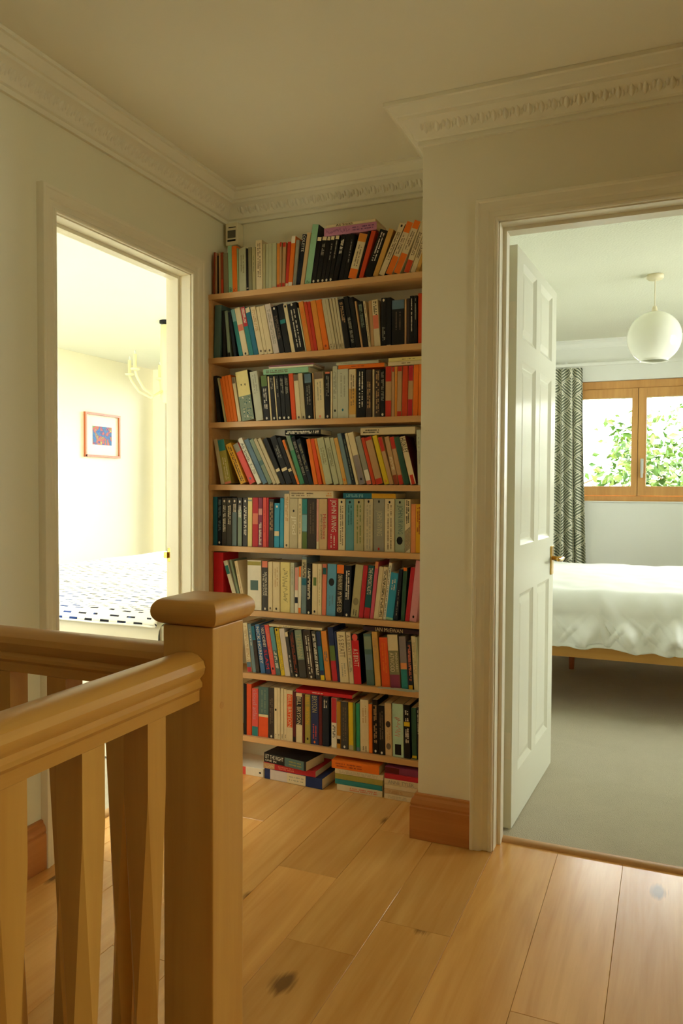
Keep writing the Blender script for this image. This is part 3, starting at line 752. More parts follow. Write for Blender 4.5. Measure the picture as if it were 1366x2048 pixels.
(-1.1319, 0.0, 0.0292, 0.1856, 0.004, 'sandyellow', 'cream and amber paperback', ['b.6-1:cream', 'b0-.07:cream', 't.25-.9:greybrown']),
(-1.1013, 0.0, 0.0369, 0.1839, 0.0011, 'black', 'black paperback with white title', ['t.22-.95:white']),
(-1.0614, 0.0, 0.0236, 0.1802, 0.0036, 'darkbrown', 'dark brown paperback', ['t.2-.75:tan']),
(-1.0361, 0.0, 0.0072, 0.1803, 0.005, 'cream', 'thin cream paperback', []),
(-1.0269, 0.0, 0.0227, 0.1792, 0.0057, 'darkbrown', 'dark brown striped paperback', ['t.1-.98:tan']),
(-1.0033, 0.0, 0.0175, 0.1785, 0.0053, 'black', 'black paperback', ['d.05:white', 't.35-.95:grey']),
(-0.9848, 0.0, 0.0246, 0.1883, -0.0017, 'tan', 'tan paperback with red ends', ['b.7-1:red', 'b0-.32:red']),
(-0.9589, 0.0, 0.0106, 0.1854, 0.0015, 'tan', 'tan paperback with a red top', ['b.9-1:red']),
(-0.9476, 0.0, 0.0093, 0.1862, -0.0035, 'amber', 'thin amber paperback', []),
(-0.9374, 0.0002, 0.0175, 0.1856, -0.0106, 'tan', 'tan paperback with red ends', ['b.9-1:red', 'b0-.1:red']),
(-0.9183, 0.0003, 0.0207, 0.186, -0.0121, 'redorange', 'red orange paperback', []),
(-0.8966, 0.0003, 0.019, 0.186, -0.0163, 'tan', 'tan paperback with crimson ends', ['b.7-1:crimson', 'b0-.33:crimson']),
(-0.8763, 0.0003, 0.0188, 0.1879, -0.0176, 'orange', 'orange paperback', []),
(-0.8552, 0.0002, 0.0188, 0.1888, -0.0096, 'orange', 'orange paperback by the wall corner', []),
],[
(-1.5047, 0.2004, 1.6225, 0.0222, 'mint', 'pale mint paperback lying flat', ['t.08-.55:greybrown']),
(-1.4791, 0.1961, 1.6451, 0.0067, 'white', 'thin white paperback lying flat', []),
(-1.4791, 0.1979, 1.6522, 0.0054, 'mauve', 'thin mauve booklet lying flat', []),
(-1.1767, 0.188, 1.6265, 0.0148, 'orange', 'orange paperback lying flat', ['t.3-.6:rust']),
(-1.1856, 0.1742, 1.6417, 0.011, 'palegrey', 'pale grey paperback lying flat', ['t.05-.4:grey']),
(-0.9744, 0.1376, 1.6275, 0.0144, 'cream', 'cream paperback lying flat', ['t.4-.65:greybrown']),
(-0.9728, 0.1359, 1.6424, 0.0144, 'lemoncream', 'pale yellow paperback lying flat', ['t.4-.75:greybrown']),
]),
(1.182, [
(-1.7019, 0.0, 0.0176, 0.1893, 0.1946, 'stone', 'stone grey paperback', []),
(-1.6833, 0.0, 0.0324, 0.1852, 0.1941, 'khakigreen', 'olive green paperback with teal top', ['b.75-1:teal', 'b0-.05:salmon', 't.1-.6:cream']),
(-1.6073, 0.0, 0.0267, 0.1769, 0.4178, 'gold', 'yellow and black patterned paperback', ['t.05-.95:black']),
(-1.566, 0.0, 0.0259, 0.18, 0.4622, 'coral', 'coral red paperback with grey top', ['b.8-1:grey', 'd.12:steelblue']),
(-1.5302, 0.0, 0.0197, 0.205, 0.4646, 'white', 'white paperback with black lettering', ['T:Ali Smith:black:.5-.9', 't.2-.45:grey']),
(-1.5039, 0.0, 0.021, 0.1994, 0.4603, 'steelblue', 'steel blue paperback', []),
(-1.4793, 0.0, 0.0182, 0.1994, 0.4611, 'sagegrey', 'sage green paperback', ['b.42-.52:tealgrey']),
(-1.4572, 0.0, 0.014, 0.2033, 0.464, 'stone', 'stone paperback', []),
(-1.4405, 0.0, 0.0163, 0.2033, 0.4581, 'stone', 'stone paperback', []),
(-1.4212, 0.0, 0.0194, 0.2003, 0.4427, 'black', 'black paperback with white label', ['b.27-.33:cream']),
(-1.3986, 0.0, 0.0264, 0.2031, 0.3821, 'black', 'black paperback with white label', ['b.27-.33:cream', 't.55-.8:grey']),
(-1.3691, 0.0, 0.0162, 0.1988, 0.382, 'black', 'black paperback with white label', ['b.27-.33:cream']),
(-1.3505, 0.0, 0.0114, 0.1883, 0.376, 'tan', 'tan paperback with orange ends', ['b.78-1:orange', 'b0-.2:orange']),
(-1.3373, 0.0, 0.0185, 0.2009, 0.3276, 'green', 'green paperback with pale top', ['b.7-1:sagegrey']),
(-1.3162, 0.0, 0.017, 0.1976, 0.3316, 'black', 'black paperback', ['t.2-.9:grey']),
(-1.2976, 0.0, 0.0175, 0.1861, 0.3182, 'navyblack', 'near black paperback', ['t.3-.9:olivegrey']),
(-1.2792, 0.0, 0.017, 0.1816, 0.1887, 'orange', 'orange paperback', []),
(-1.2597, 0.0, 0.0155, 0.1817, 0.1966, 'orangered', 'orange-red paperback', []),
(-1.2376, 0.0, 0.0102, 0.1843, 0.2264, 'amber', 'thin amber paperback', []),
(-1.2264, 0.0, 0.0283, 0.1849, 0.221, 'celadon', 'pale celadon paperback', ['t.4-.8:olivegrey']),
(-1.1925, 0.0, 0.0213, 0.1854, 0.2297, 'celadon', 'pale celadon paperback', ['t.4-.8:olivegrey']),
(-1.1689, 0.0, 0.0155, 0.185, 0.2351, 'celadon', 'pale celadon paperback', []),
(-1.152, 0.0, 0.0158, 0.1842, 0.2334, 'sandyellow', 'cream-yellow paperback', ['d.1:orange']),
(-1.1351, 0.0, 0.017, 0.2017, 0.2276, 'bluegrey', 'blue-grey paperback', []),
(-1.1165, 0.0, 0.0122, 0.2033, 0.2299, 'navyblack', 'near black paperback', ['t.1-.9:sagegrey']),
(-1.1004, 0.0, 0.0108, 0.2029, 0.2432, 'cream', 'cream paperback', []),
(-1.0867, 0.0, 0.0235, 0.2045, 0.2518, 'cream', 'cream paperback with mauve lower panel', ['b0-.56:greymauve', 'd.1:black']),
(-1.0564, 0.0, 0.0202, 0.1892, 0.2622, 'grey', 'grey paperback with photo foot', ['b.08-.3:white', 'b0-.08:salmon']),
(-1.0323, 0.0, 0.0132, 0.1842, 0.2661, 'redorange', 'red orange paperback', []),
(-1.0173, 0.0, 0.027, 0.1851, 0.2693, 'tan', 'tan paperback with red ends', ['b0-.12:red', 'b.93-1:red']),
(-0.9847, 0.0, 0.0181, 0.1916, 0.2676, 'yellow', 'bright yellow paperback', ['d.07:amber']),
(-0.9642, 0.0, 0.0164, 0.1852, 0.2667, 'tan', 'tan paperback with red top', ['b.7-1:red']),
(-0.9462, 0.0, 0.0178, 0.1844, 0.2264, 'tan', 'tan paperback with red foot', ['b0-.2:rust', 't.3-.6:cream']),
(-0.927, 0.0, 0.0177, 0.1829, 0.2258, 'tan', 'tan paperback with red ends', ['b.75-1:red', 'b0-.2:red']),
(-0.9057, 0.0, 0.0204, 0.1816, 0.2379, 'dkgreen', 'dark green paperback', []),
(-0.8815, 0.0, 0.0231, 0.1832, 0.2511, 'maroon', 'cream paperback with black lettering and red edge', ['b0-1:cream', 'TB:HUXLEY:black:.66-.97', 'q0-.2:red']),
(-0.8535, 0.0, 0.0159, 0.2035, 0.0368, 'palegrey', 'pale grey upright paperback', ['t.3-.9:grey']),
],[
(-1.4055, 0.1562, 1.3789, 0.0193, 'black', 'black paperback lying flat', ['t.05-.95:white']),
(-1.0836, 0.2166, 1.3722, 0.0269, 'cream', 'thick cream paperback lying flat', ['t.05-.35:black']),
]),
(0.93, [
(-1.7385, 0.0, 0.019, 0.2011, -0.0007, 'tealblue', 'deep teal blue paperback', []),
(-1.7188, 0.0001, 0.019, 0.2007, -0.0056, 'navyblack', 'dark blue-black paperback', ['t.3-.95:bluegrey', 'd.06:white']),
(-1.6991, 0.0002, 0.0225, 0.1974, -0.007, 'charcoal', 'charcoal paperback with round white emblem', ['d.93:white', 't.3-.85:white']),
(-1.6755, 0.0001, 0.0246, 0.1966, -0.0055, 'charcoal', 'charcoal paperback with round white emblem', ['d.93:white', 't.45-.85:white']),
(-1.6489, 0.0002, 0.0229, 0.1979, -0.0076, 'charcoal', 'charcoal paperback with blue foot', ['b0-.7:bluegrey', 'd.93:white', 't.72-.88:white']),
(-1.6234, 0.0001, 0.0211, 0.1981, -0.0055, 'charcoal', 'charcoal paperback with green-grey foot', ['b0-.75:sagegrey', 'd.92:white', 't.6-.85:white']),
(-1.5996, 0.0002, 0.0218, 0.1984, -0.0083, 'charcoal', 'charcoal paperback with white title', ['d.93:white', 't.25-.85:white']),
(-1.5759, 0.0002, 0.0201, 0.1986, -0.0076, 'lemoncream', 'pale cream paperback', ['b.93-.96:sagegrey']),
(-1.554, 0.0001, 0.0262, 0.1994, -0.0051, 'crimson', 'red paperback with pale panel', ['b.46-.68:salmon']),
(-1.5263, 0.0001, 0.0187, 0.199, -0.0057, 'plum', 'plum paperback with white lettering', ['t.05-.5:white', 'b.65-.78:pinkish']),
(-1.5066, 0.0001, 0.0163, 0.1999, -0.0039, 'coral', 'salmon pink paperback', ['t.3-.75:crimson']),
(-1.4892, 0.0, 0.0093, 0.1994, -0.0039, 'crimson', 'thin crimson paperback', []),
(-1.4784, 0.0001, 0.0227, 0.1941, -0.0059, 'darkbrown', 'dark brown paperback with gold lettering', ['t.35-.95:tan']),
(-1.4536, 0.0002, 0.0233, 0.1785, -0.0082, 'cyan', 'bright blue paperback with cream band', ['b.26-.37:cream', 'd.92:white']),
(-1.4285, 0.0001, 0.0167, 0.1989, -0.0067, 'cyan', 'light blue paperback', []),
(-1.41, 0.0002, 0.0234, 0.2159, -0.0064, 'cream', 'tall cream paperback', ['t.5-.95:tan', 'd.05:greybrown']),
(-1.3848, 0.0002, 0.0363, 0.1977, -0.0055, 'stone', 'stone paperback with white lettering', ['T:JPod:white:.28-.65', 'd.75:black']),
(-1.3471, 0.0001, 0.0164, 0.198, -0.0039, 'cream', 'cream paperback', ['t.3-.9:greybrown']),
(-1.3297, 0.0, 0.0225, 0.1965, -0.0021, 'tealgrey', 'teal and green collage paperback', ['b.7-1:teal', 'b.35-.68:skyblue', 'b0-.33:mossgreen']),
(-1.3058, 0.0, 0.0373, 0.1978, -0.0011, 'darkbrown', 'thick dark brown paperback', ['t.3-.95:greybrown']),
(-1.2662, 0.0, 0.0102, 0.1971, 0.0006, 'cream', 'thin cream paperback', ['b.15-1:pinkish']),
(-1.2546, 0.0, 0.0336, 0.1973, 0.0006, 'sand', 'sand paperback with red lettering', ['T2:Middlesex:crimson:.2-.7', 'T3:JEFFREY EUGENIDES:black:.2-.7']),
(-1.2196, 0.0, 0.0429, 0.1992, 0.0007, 'crimson', 'thick red paperback with white lettering', ['T:JOHN IRVING:white:.35-.97', 't.05-.3:white']),
(-1.1732, 0.0, 0.0283, 0.1981, 0.002, 'cream', 'cream paperback', ['d.94:black', 't.1-.88:greybrown']),
(-1.1432, 0.0, 0.0347, 0.198, 0.0001, 'tealblue2', 'teal blue paperback', ['d.94:black', 't.5-.88:dkteal']),
(-1.1075, 0.0, 0.0399, 0.1984, 0.0011, 'khaki', 'pale khaki paperback', ['d.94:black', 't.15-.9:mossgreen']),
(-1.0658, 0.0, 0.0354, 0.1988, 0.0001, 'stone', 'stone paperback with grey lettering', ['d.95:black', 't.05-.9:grey']),
(-1.0288, 0.0, 0.0438, 0.1992, 0.0007, 'grey', 'grey paperback', ['d.95:black', 'T:JOHN IRVING:stone:.3-.78', 'd.05:crimson']),
(-0.983, 0.0, 0.0383, 0.1996, 0.0012, 'cream', 'cream paperback', ['d.94:black', 't.05-.9:greybrown']),
(-0.943, 0.0, 0.0382, 0.1994, 0.0009, 'sagepale', 'grey-green paperback with a black balloon', ['d.94:black', 'D.22:black', 'T:JOHN IRVING:tealgrey:.34-.88']),
(-0.9039, 0.0, 0.0221, 0.1991, 0.0009, 'cream', 'black and cream diagonally striped paperback', ['Z0-.5:black', 't.55-.98:black']),
(-0.8806, 0.0, 0.0187, 0.1812, -0.0018, 'apricot', 'apricot paperback', []),
(-0.8608, 0.0, 0.0215, 0.1815, 0.0003, 'gold', 'golden yellow paperback', ['t.4-.95:rust']),
],[
(-1.3869, 0.1905, 1.1298, 0.0287, 'cream', 'cream paperback lying flat', ['t.05-.35:greybrown', 't.42-.55:black', 't.85-.97:amber']),
(-1.1541, 0.2143, 1.1303, 0.0208, 'tealblue', 'teal and yellow paperback lying flat', ['H.55-1:gold', 't.06-.4:skyblue']),
]),
(0.672, [
(-1.7372, 0.0, 0.0467, 0.2288, 0.0057, 'scarlet', 'large bright red paperback at the left end', []),
(-1.628, 0.0, 0.0179, 0.2025, 0.3109, 'white', 'white paperback with teal band', ['b.72-.9:teal']),
(-1.6081, 0.0, 0.0104, 0.2062, 0.2692, 'sagegrey', 'sage grey paperback', []),
(-1.5962, 0.0, 0.0152, 0.1992, 0.216, 'cream', 'cream paperback leaning on white book', ['t.2-.9:tan']),
(-1.5753, 0.0, 0.0642, 0.2023, 0.0069, 'white', 'thick white paperback with small portrait', ['q.4-.6:tealgrey', 'b.9-.98:khakigreen', 'd.06:black']),
(-1.5084, 0.0, 0.0267, 0.2017, 0.0081, 'charcoal', 'charcoal paperback with pink top', ['b.87-1:salmon', 'T2:SALMAN RUSHDIE:white:.3-.78', 'T3:THE MOOR:white:.3-.75', 'd.04:white']),
(-1.4798, 0.0, 0.0197, 0.2002, 0.0051, 'cream', 'cream paperback', ['d.06:greybrown']),
(-1.4576, 0.0, 0.031, 0.1997, 0.0046, 'cream', 'cream paperback', ['d.06:black', 't.5-.9:tan']),
(-1.4252, 0.0, 0.0424, 0.2001, 0.0035, 'lemoncream', 'pale yellow paperback with dark handwriting', ['w.2-.88:black']),
(-1.3806, 0.0, 0.0166, 0.1997, -0.0005, 'palegrey', 'white and pale blue paperback', ['t.5-.95:grey']),
(-1.3615, 0.0001, 0.0154, 0.1824, -0.0048, 'white', 'white paperback with pink top and dark foot', ['b.5-1:pinkish', 'b.22-.35:navyblack']),
(-1.3451, 0.0001, 0.012, 0.1865, -0.0087, 'white', 'white paperback with orange ends', ['b.78-1:orange', 'b0-.12:orange']),
(-1.3321, 0.0002, 0.0219, 0.2265, -0.0084, 'bluegrey', 'blue and cream patterned paperback', ['b.5-.62:tealblue', 'b.64-.95:stone', 't.65-.9:black']),
(-1.3089, 0.0002, 0.0195, 0.2001, -0.0097, 'black', 'black paperback with white lettering', ['t.3-.9:white', 'd.03:white']),
(-1.2852, 0.0002, 0.0236, 0.2005, -0.0082, 'cream', 'cream paperback with a green square', ['q.57-.73:mossgreen', 'd.06:black']),
(-1.2602, 0.0001, 0.0168, 0.2002, -0.005, 'cream', 'cream paperback', ['t.2-.9:khaki']),
(-1.2416, 0.0003, 0.0174, 0.2007, -0.0174, 'salmon', 'salmon paperback with teal band', ['b.8-.93:dkteal']),
(-1.2228, 0.001, 0.0381, 0.2026, -0.026, 'sky', 'sky blue paperback with black emblem', ['D.65:black', 't.2-.4:steelblue']),
(-1.1837, 0.0008, 0.031, 0.2009, -0.0265, 'black', 'black paperback with orange top', ['b.83-1:orange', 'T:MY NAME IS RED:cream:.08-.48', 'T:ORHAN PAMUK:cream:.51-.81']),
(-1.151, 0.0008, 0.0286, 0.2, -0.0265, 'navyblack', 'near black paperback with white lettering', ['t.35-.9:white', 'd.04:white']),
(-1.1208, 0.0032, 0.032, 0.2035, -0.0992, 'khaki', 'khaki cream paperback with dark oval', ['D.3:olivegrey', 't.03-.15:black']),
(-1.0871, 0.0018, 0.0184, 0.2031, -0.0946, 'crimson', 'crimson paperback', []),
(-1.0674, 0.0023, 0.025, 0.2039, -0.0918, 'dkteal', 'dark teal paperback with red floral foot', ['T:THE IMMORTALISTS:white:.45-.95', 'b0-.2:crimson']),
(-1.0411, 0.0013, 0.0137, 0.22, -0.0964, 'rose', 'rose pink paperback with orange top', ['b.88-1:apricot']),
(-1.0262, 0.002, 0.0177, 0.2004, -0.1097, 'cream', 'cream paperback', []),
(-1.0076, 0.002, 0.017, 0.2011, -0.1135, 'cream', 'cream paperback with black lettering', ['t.05-.95:black']),
(-0.9891, 0.0013, 0.0118, 0.2175, -0.1101, 'white', 'white paperback with black lettering', ['t.05-.97:black']),
(-0.9763, 0.0034, 0.0289, 0.1803, -0.1157, 'cyan', 'bright blue paperback with pale title', ['t.6-.88:white', 'b0-.05:mint']),
(-0.9437, 0.0016, 0.0154, 0.1952, -0.0991, 'navyblack', 'near black paperback', ['t.1-.6:grey']),
(-0.9173, 0.0007, 0.0155, 0.2013, -0.0462, 'dkgreen', 'dark green paperback with orange top', ['b.94-1:orange']),
(-0.9011, 0.0018, 0.0165, 0.2039, -0.11, 'crimson', 'crimson paperback', []),
(-0.8828, 0.003, 0.0277, 0.2292, -0.1057, 'pinkpale', 'pale pink paperback', ['d.08:black']),
],[
]),
(0.415, [
(-1.5758, 0.0, 0.0208, 0.2017, 0.1169, 'cream', 'cream paperback with blue and red foot', ['b.1-.2:steelblue', 'b0-.1:crimson', 't.22-.95:tan']),
(-1.5521, 0.0, 0.0165, 0.1994, 0.1271, 'bluegrey', 'blue-grey paperback with white lettering', ['t.55-.9:white']),
(-1.5343, 0.0, 0.0165, 0.192, 0.1293, 'darkbrown', 'dark brown and blue paperback', ['b.7-1:tealblue']),
(-1.5141, 0.0, 0.0214, 0.1995, 0.1436, 'blue', 'blue paperback with white lettering', ['T:NICK HORNBY:white:.2-.95']),
(-1.4884, 0.0, 0.022, 0.1974, 0.16, 'navy', 'navy paperback with red lettering', ['T:SLAM:scarlet:.1-.5', 'T:NICK HORNBY:white:.55-.95']),
(-1.4629, 0.0, 0.0197, 0.201, 0.1723, 'coral', 'coral orange paperback', ['d.12:black', 't.3-.95:salmon']),
(-1.4422, 0.0, 0.0204, 0.1937, 0.171, 'tealgrey', 'teal paperback with darker foot', ['b.52-1:tealblue2', 't.15-.5:white']),
(-1.4204, 0.0, 0.0173, 0.1923, 0.1615, 'yellow', 'yellow paperback', ['d.96:black', 't.1-.9:khakigreen']),
(-1.4022, 0.0, 0.0235, 0.1908, 0.1516, 'lilacwhite', 'pale lilac paperback', []),
(-1.3763, 0.0, 0.0141, 0.1791, 0.1597, 'charcoal', 'charcoal paperback with cream top', ['b.9-1:cream', 't.1-.5:white']),
(-1.3611, 0.0, 0.0226, 0.1881, 0.1435, 'black', 'black paperback with dark red lettering', ['t.1-.95:rust', 'd.04:white']),
(-1.3371, 0.0, 0.0316, 0.1899, 0.1311, 'charcoal', 'charcoal paperback with green top panel', ['b.38-1:sagegrey', 'T:TREMAIN:khaki:.42-.92']),
(-1.3037, 0.0, 0.0346, 0.1911, 0.1274, 'darkbrown', 'thick dark brown paperback with white lettering', ['t.1-.9:white', 'd.03:white']),
(-1.2655, 0.0, 0.0194, 0.1912, 0.1195, 'charcoal', 'charcoal paperback with white title', ['t.1-.95:white']),
(-1.2447, 0.0, 0.0178, 0.1915, 0.1169, 'tealblue', 'blue paperback with green foot', ['b0-.1:yellow', 'b.1-.2:navy', 'b.7-1:navy']),
(-1.2253, 0.0, 0.0234, 0.1944, 0.1162, 'amber', 'amber orange paperback', ['t.4-.6:tealgrey']),
(-1.1963, 0.0, 0.0238, 0.2117, 0.107, 'navy', 'navy, green and red banded paperback', ['b.38-.66:mossgreen', 'b0-.38:crimson']),
(-1.1714, 0.0, 0.0083, 0.1964, 0.0939, 'navy', 'thin navy paperback', []),
(-1.1615, 0.0, 0.0359, 0.1958, 0.089, 'cream', 'cream paperback with grey lettering', ['T:A S BYATT:greybrown:.5-.95', 't.12-.4:grey']),
(-1.1233, 0.0, 0.0186, 0.197, 0.0838, 'cream', 'cream paperback with grey lettering', ['T:A S BYATT:greybrown:.55-.95', 't.2-.5:grey']),
(-1.1038, 0.0, 0.0318, 0.194, 0.0769, 'black', 'scarlet paperback with white lettering', ['b0-1:scarlet', 'b.87-1:black', 'D.93:coral', 'T:A S BYATT:white:.35-.7']),
(-1.0517, 0.0, 0.0313, 0.1973, 0.0842, 'tealgrey', 'teal-grey painted paperback', ['b.7-.95:sagegrey', 'b.3-.6:steelblue']),
(-1.0158, 0.0, 0.0222, 0.2085, 0.084, 'sandyellow', 'sand yellow paperback', ['t.5-.9:tan']),
(-0.9903, 0.0, 0.0332, 0.1882, 0.0768, 'orangered', 'orange-red paperback', ['t.3-.9:orange']),
(-0.9562, 0.0, 0.0415, 0.202, 0.076, 'olivegrey', 'olive paperback with cream top', ['b.7-1:cream', 'b0-.25:plum', 'T4:ATWOOD:cream:.3-.66', 'T5:MARGARET:cream:.3-.66']),
(-0.9113, 0.0, 0.0267, 0.1987, 0.068, 'greymauve', 'mauve grey paperback with teal foot', ['b0-.38:teal', 'b.38-.5:apricot']),
(-0.883, 0.0, 0.017, 0.1818, 0.0563, 'navyblack', 'dark multicoloured paperback', ['b0-.1:gold', 't.2-.95:salmon']),
(-0.8626, 0.0, 0.017, 0.2025, 0.0705, 'cream', 'cream paperback', ['t.3-.9:khaki']),
(-0.8448, 0.0, 0.0059, 0.2018, 0.0663, 'celadon', 'pale celadon paperback by wall corner', []),
],[
(-1.478, 0.2355, 0.61, 0.0102, 'cream', 'thin cream paperback lying flat', ['t.2-.8:olivegrey']),
(-1.0679, 0.2278, 0.6252, 0.0175, 'plumblack', 'dark plum paperback lying flat', ['TB:IAN McEWAN:cream:.22-.7']),
]),
(0.155, [
(-1.5937, 0.0, 0.0135, 0.2106, 0.0009, 'black', 'black paperback', []),
(-1.5793, 0.0, 0.0226, 0.2113, 0.0009, 'orangered', 'orange-red paperback', []),
(-1.5545, 0.0, 0.0283, 0.1953, 0.0011, 'coral', 'coral and teal paperback with pink lettering', ['b0-.2:teal', 'T:cloud atlas:pinkpale:.35-.97']),
(-1.5252, 0.0, 0.0462, 0.2055, 0.0015, 'tealgrey', 'thick teal paperback with orange foot', ['b0-.4:orangered', 'b.4-.45:cream', 't.5-.95:sagegrey']),
(-1.4772, 0.0, 0.0249, 0.2061, 0.0068, 'darkbrown', 'dark brown paperback', ['t.3-.8:greybrown', 'd.04:white']),
(-1.4513, 0.0, 0.0146, 0.209, 0.0054, 'cream', 'cream paperback with black figure', ['d.57:black', 't.03-.12:greybrown']),
(-1.4359, 0.0, 0.013, 0.2095, 0.0055, 'cream', 'cream paperback', ['t.03-.12:greybrown']),
(-1.4221, 0.0, 0.0135, 0.2087, 0.0062, 'cream', 'cream paperback', ['t.03-.12:greybrown']),
(-1.4078, 0.0, 0.0135, 0.2066, 0.0052, 'cream', 'cream paperback', ['t.03-.12:greybrown']),
(-1.393, 0.0, 0.0259, 0.2054, 0.0048, 'cream', 'cream paperback with rust panel', ['b.27-.92:orangered', 'T:BILL BRYSON:cream:.28-.9']),
(-1.3662, 0.0, 0.0127, 0.2026, 0.0055, 'maroon', 'maroon and black paperback', ['b0-.1:black']),
(-1.3523, 0.0, 0.0278, 0.1985, 0.0082, 'cream', 'cream paperback with dark blue panel', ['b.36-.93:navyblack', 'T:BILL BRYSON:cream:.37-.92']),
(-1.3236, 0.0, 0.0089, 0.1961, 0.0074, 'maroon', 'thin maroon paperback', []),
(-1.3135, 0.0, 0.0235, 0.1958, 0.0078, 'khakigreen', 'olive paperback', ['T:BILL BRYSON:gold:.4-.95', 'd.1:black']),
(-1.2887, 0.0, 0.0343, 0.1972, 0.0074, 'navy', 'navy paperback with white lettering', ['T:BRYSON:khaki:.65-.98', 't.12-.42:coral', 'd.05:orange']),
(-1.2536, 0.0, 0.0142, 0.1969, 0.0073, 'maroon', 'dark maroon paperback', []),
(-1.2373, 0.0, 0.0284, 0.1952, 0.0127, 'navyblack', 'near black paperback with white lettering', ['t.78-.95:white']),
(-1.1991, 0.0, 0.0227, 0.1952, 0.0087, 'white', 'white paperback with red top half', ['b.5-1:crimson', 't.2-.45:black']),
(-1.1753, 0.0, 0.0163, 0.1842, 0.0089, 'ochre', 'ochre paperback with dark foot', ['b.1-.2:black', 'b.2-.27:cream']),
(-1.1577, 0.0, 0.0296, 0.1846, 0.0122, 'charcoal', 'charcoal paperback', ['t.2-.9:greybrown', 'd.05:white']),
(-1.1259, 0.0, 0.0197, 0.1855, 0.0197, 'yellow', 'lime yellow paperback', ['b0-.1:khaki']),
(-1.1056, 0.0, 0.01, 0.1864, 0.0163, 'mossgreen', 'moss green paperback', []),
(-1.094, 0.0, 0.015, 0.1851, 0.011, 'jade', 'jade green paperback', ['b0-.08:steelblue']),
(-1.0768, 0.0, 0.0352, 0.2016, 0.0187, 'cream', 'thick cream paperback', ['t.03-.12:greybrown', 't.55-.9:tan']),
(-1.0409, 0.0, 0.0142, 0.189, 0.0172, 'orange', 'orange paperback', []),
(-1.0248, 0.0, 0.0221, 0.2074, 0.0235, 'black', 'black paperback with gold title', ['t.2-.9:tan', 'd.05:white']),
(-1.0012, 0.0, 0.0266, 0.1879, 0.028, 'black', 'black paperback', ['t.3-.9:greybrown', 'd.04:white']),
(-0.9734, 0.0, 0.0269, 0.2011, 0.0292, 'sand', 'sand paperback with dark emblems', ['D.6:darkbrown', 'D.18:greybrown', 't.3-.5:tan']),
(-0.945, 0.0, 0.044, 0.2017, 0.0212, 'mintpale', 'thick pale mint paperback with coral lettering', ['w.4-.75:coral', 'q.04-.24:black']),
(-0.8988, 0.0, 0.0251, 0.2026, 0.0256, 'black', 'black paperback with yellow band', ['b.6-.68:yellow', 't.3-.58:white', 't.7-.9:white']),
(-0.8686, 0.0, 0.0195, 0.1938, 0.0323, 'dkgreen', 'dark green paperback', ['b.02-.07:yellow']),
(-0.8478, 0.0, 0.0102, 0.1984, 0.03, 'navyblack', 'near black paperback with white lettering', ['t.5-.95:white']),
],[
(-1.3551, 0.242, 0.3543, 0.0145, 'scarlet', 'red paperback lying flat', ['t.3-.5:white']),
]),
]

# ---------------------------------------------------------------- books
def build_book(t, h, d, col, rng):
    """local frame: x thickness (0..t), y depth (0 = spine, d = fore-edge), z height (0..h)"""
    e = empty('book')
    ct = min(0.0009, t * .18); r = min(0.0014, t * .3)
    out = [(0, d), (0, r), (r * .3, r * .3), (r, 0), (t - r, 0), (t - r * .3, r * .3), (t, r), (t, d)]
    inn = [(t - ct, d), (t - ct, ct + .0004), (ct, ct + .0004), (ct, d)]
    prof = out + inn
    bm = bmesh.new()
    lo = [bm.verts.new((x, y, 0)) for x, y in prof]; hi = [bm.verts.new((x, y, h)) for x, y in prof]
    k = len(prof)
    for i in range(k): bm.faces.new((lo[i], lo[(i + 1) % k], hi[(i + 1) % k], hi[i]))
    # caps as quads: left board, spine, right board
    for ring, fl in ((lo, False), (hi, True)):
        quads = [(0, 1, 10, 11), (1, 2, 3, 10), (3, 4, 9, 10), (4, 5, 6, 9), (6, 7, 8, 9)]
        for qd in quads: bm.faces.new([ring[i] for i in qd])
    obj('cover', bm, book_mat(col), e)
    bm = bmesh.new(); box(bm, ct, t - ct, ct + .0005, d - .0008, .0006, h - .0006); obj('pages', bm, M['pages'], e)
    return e

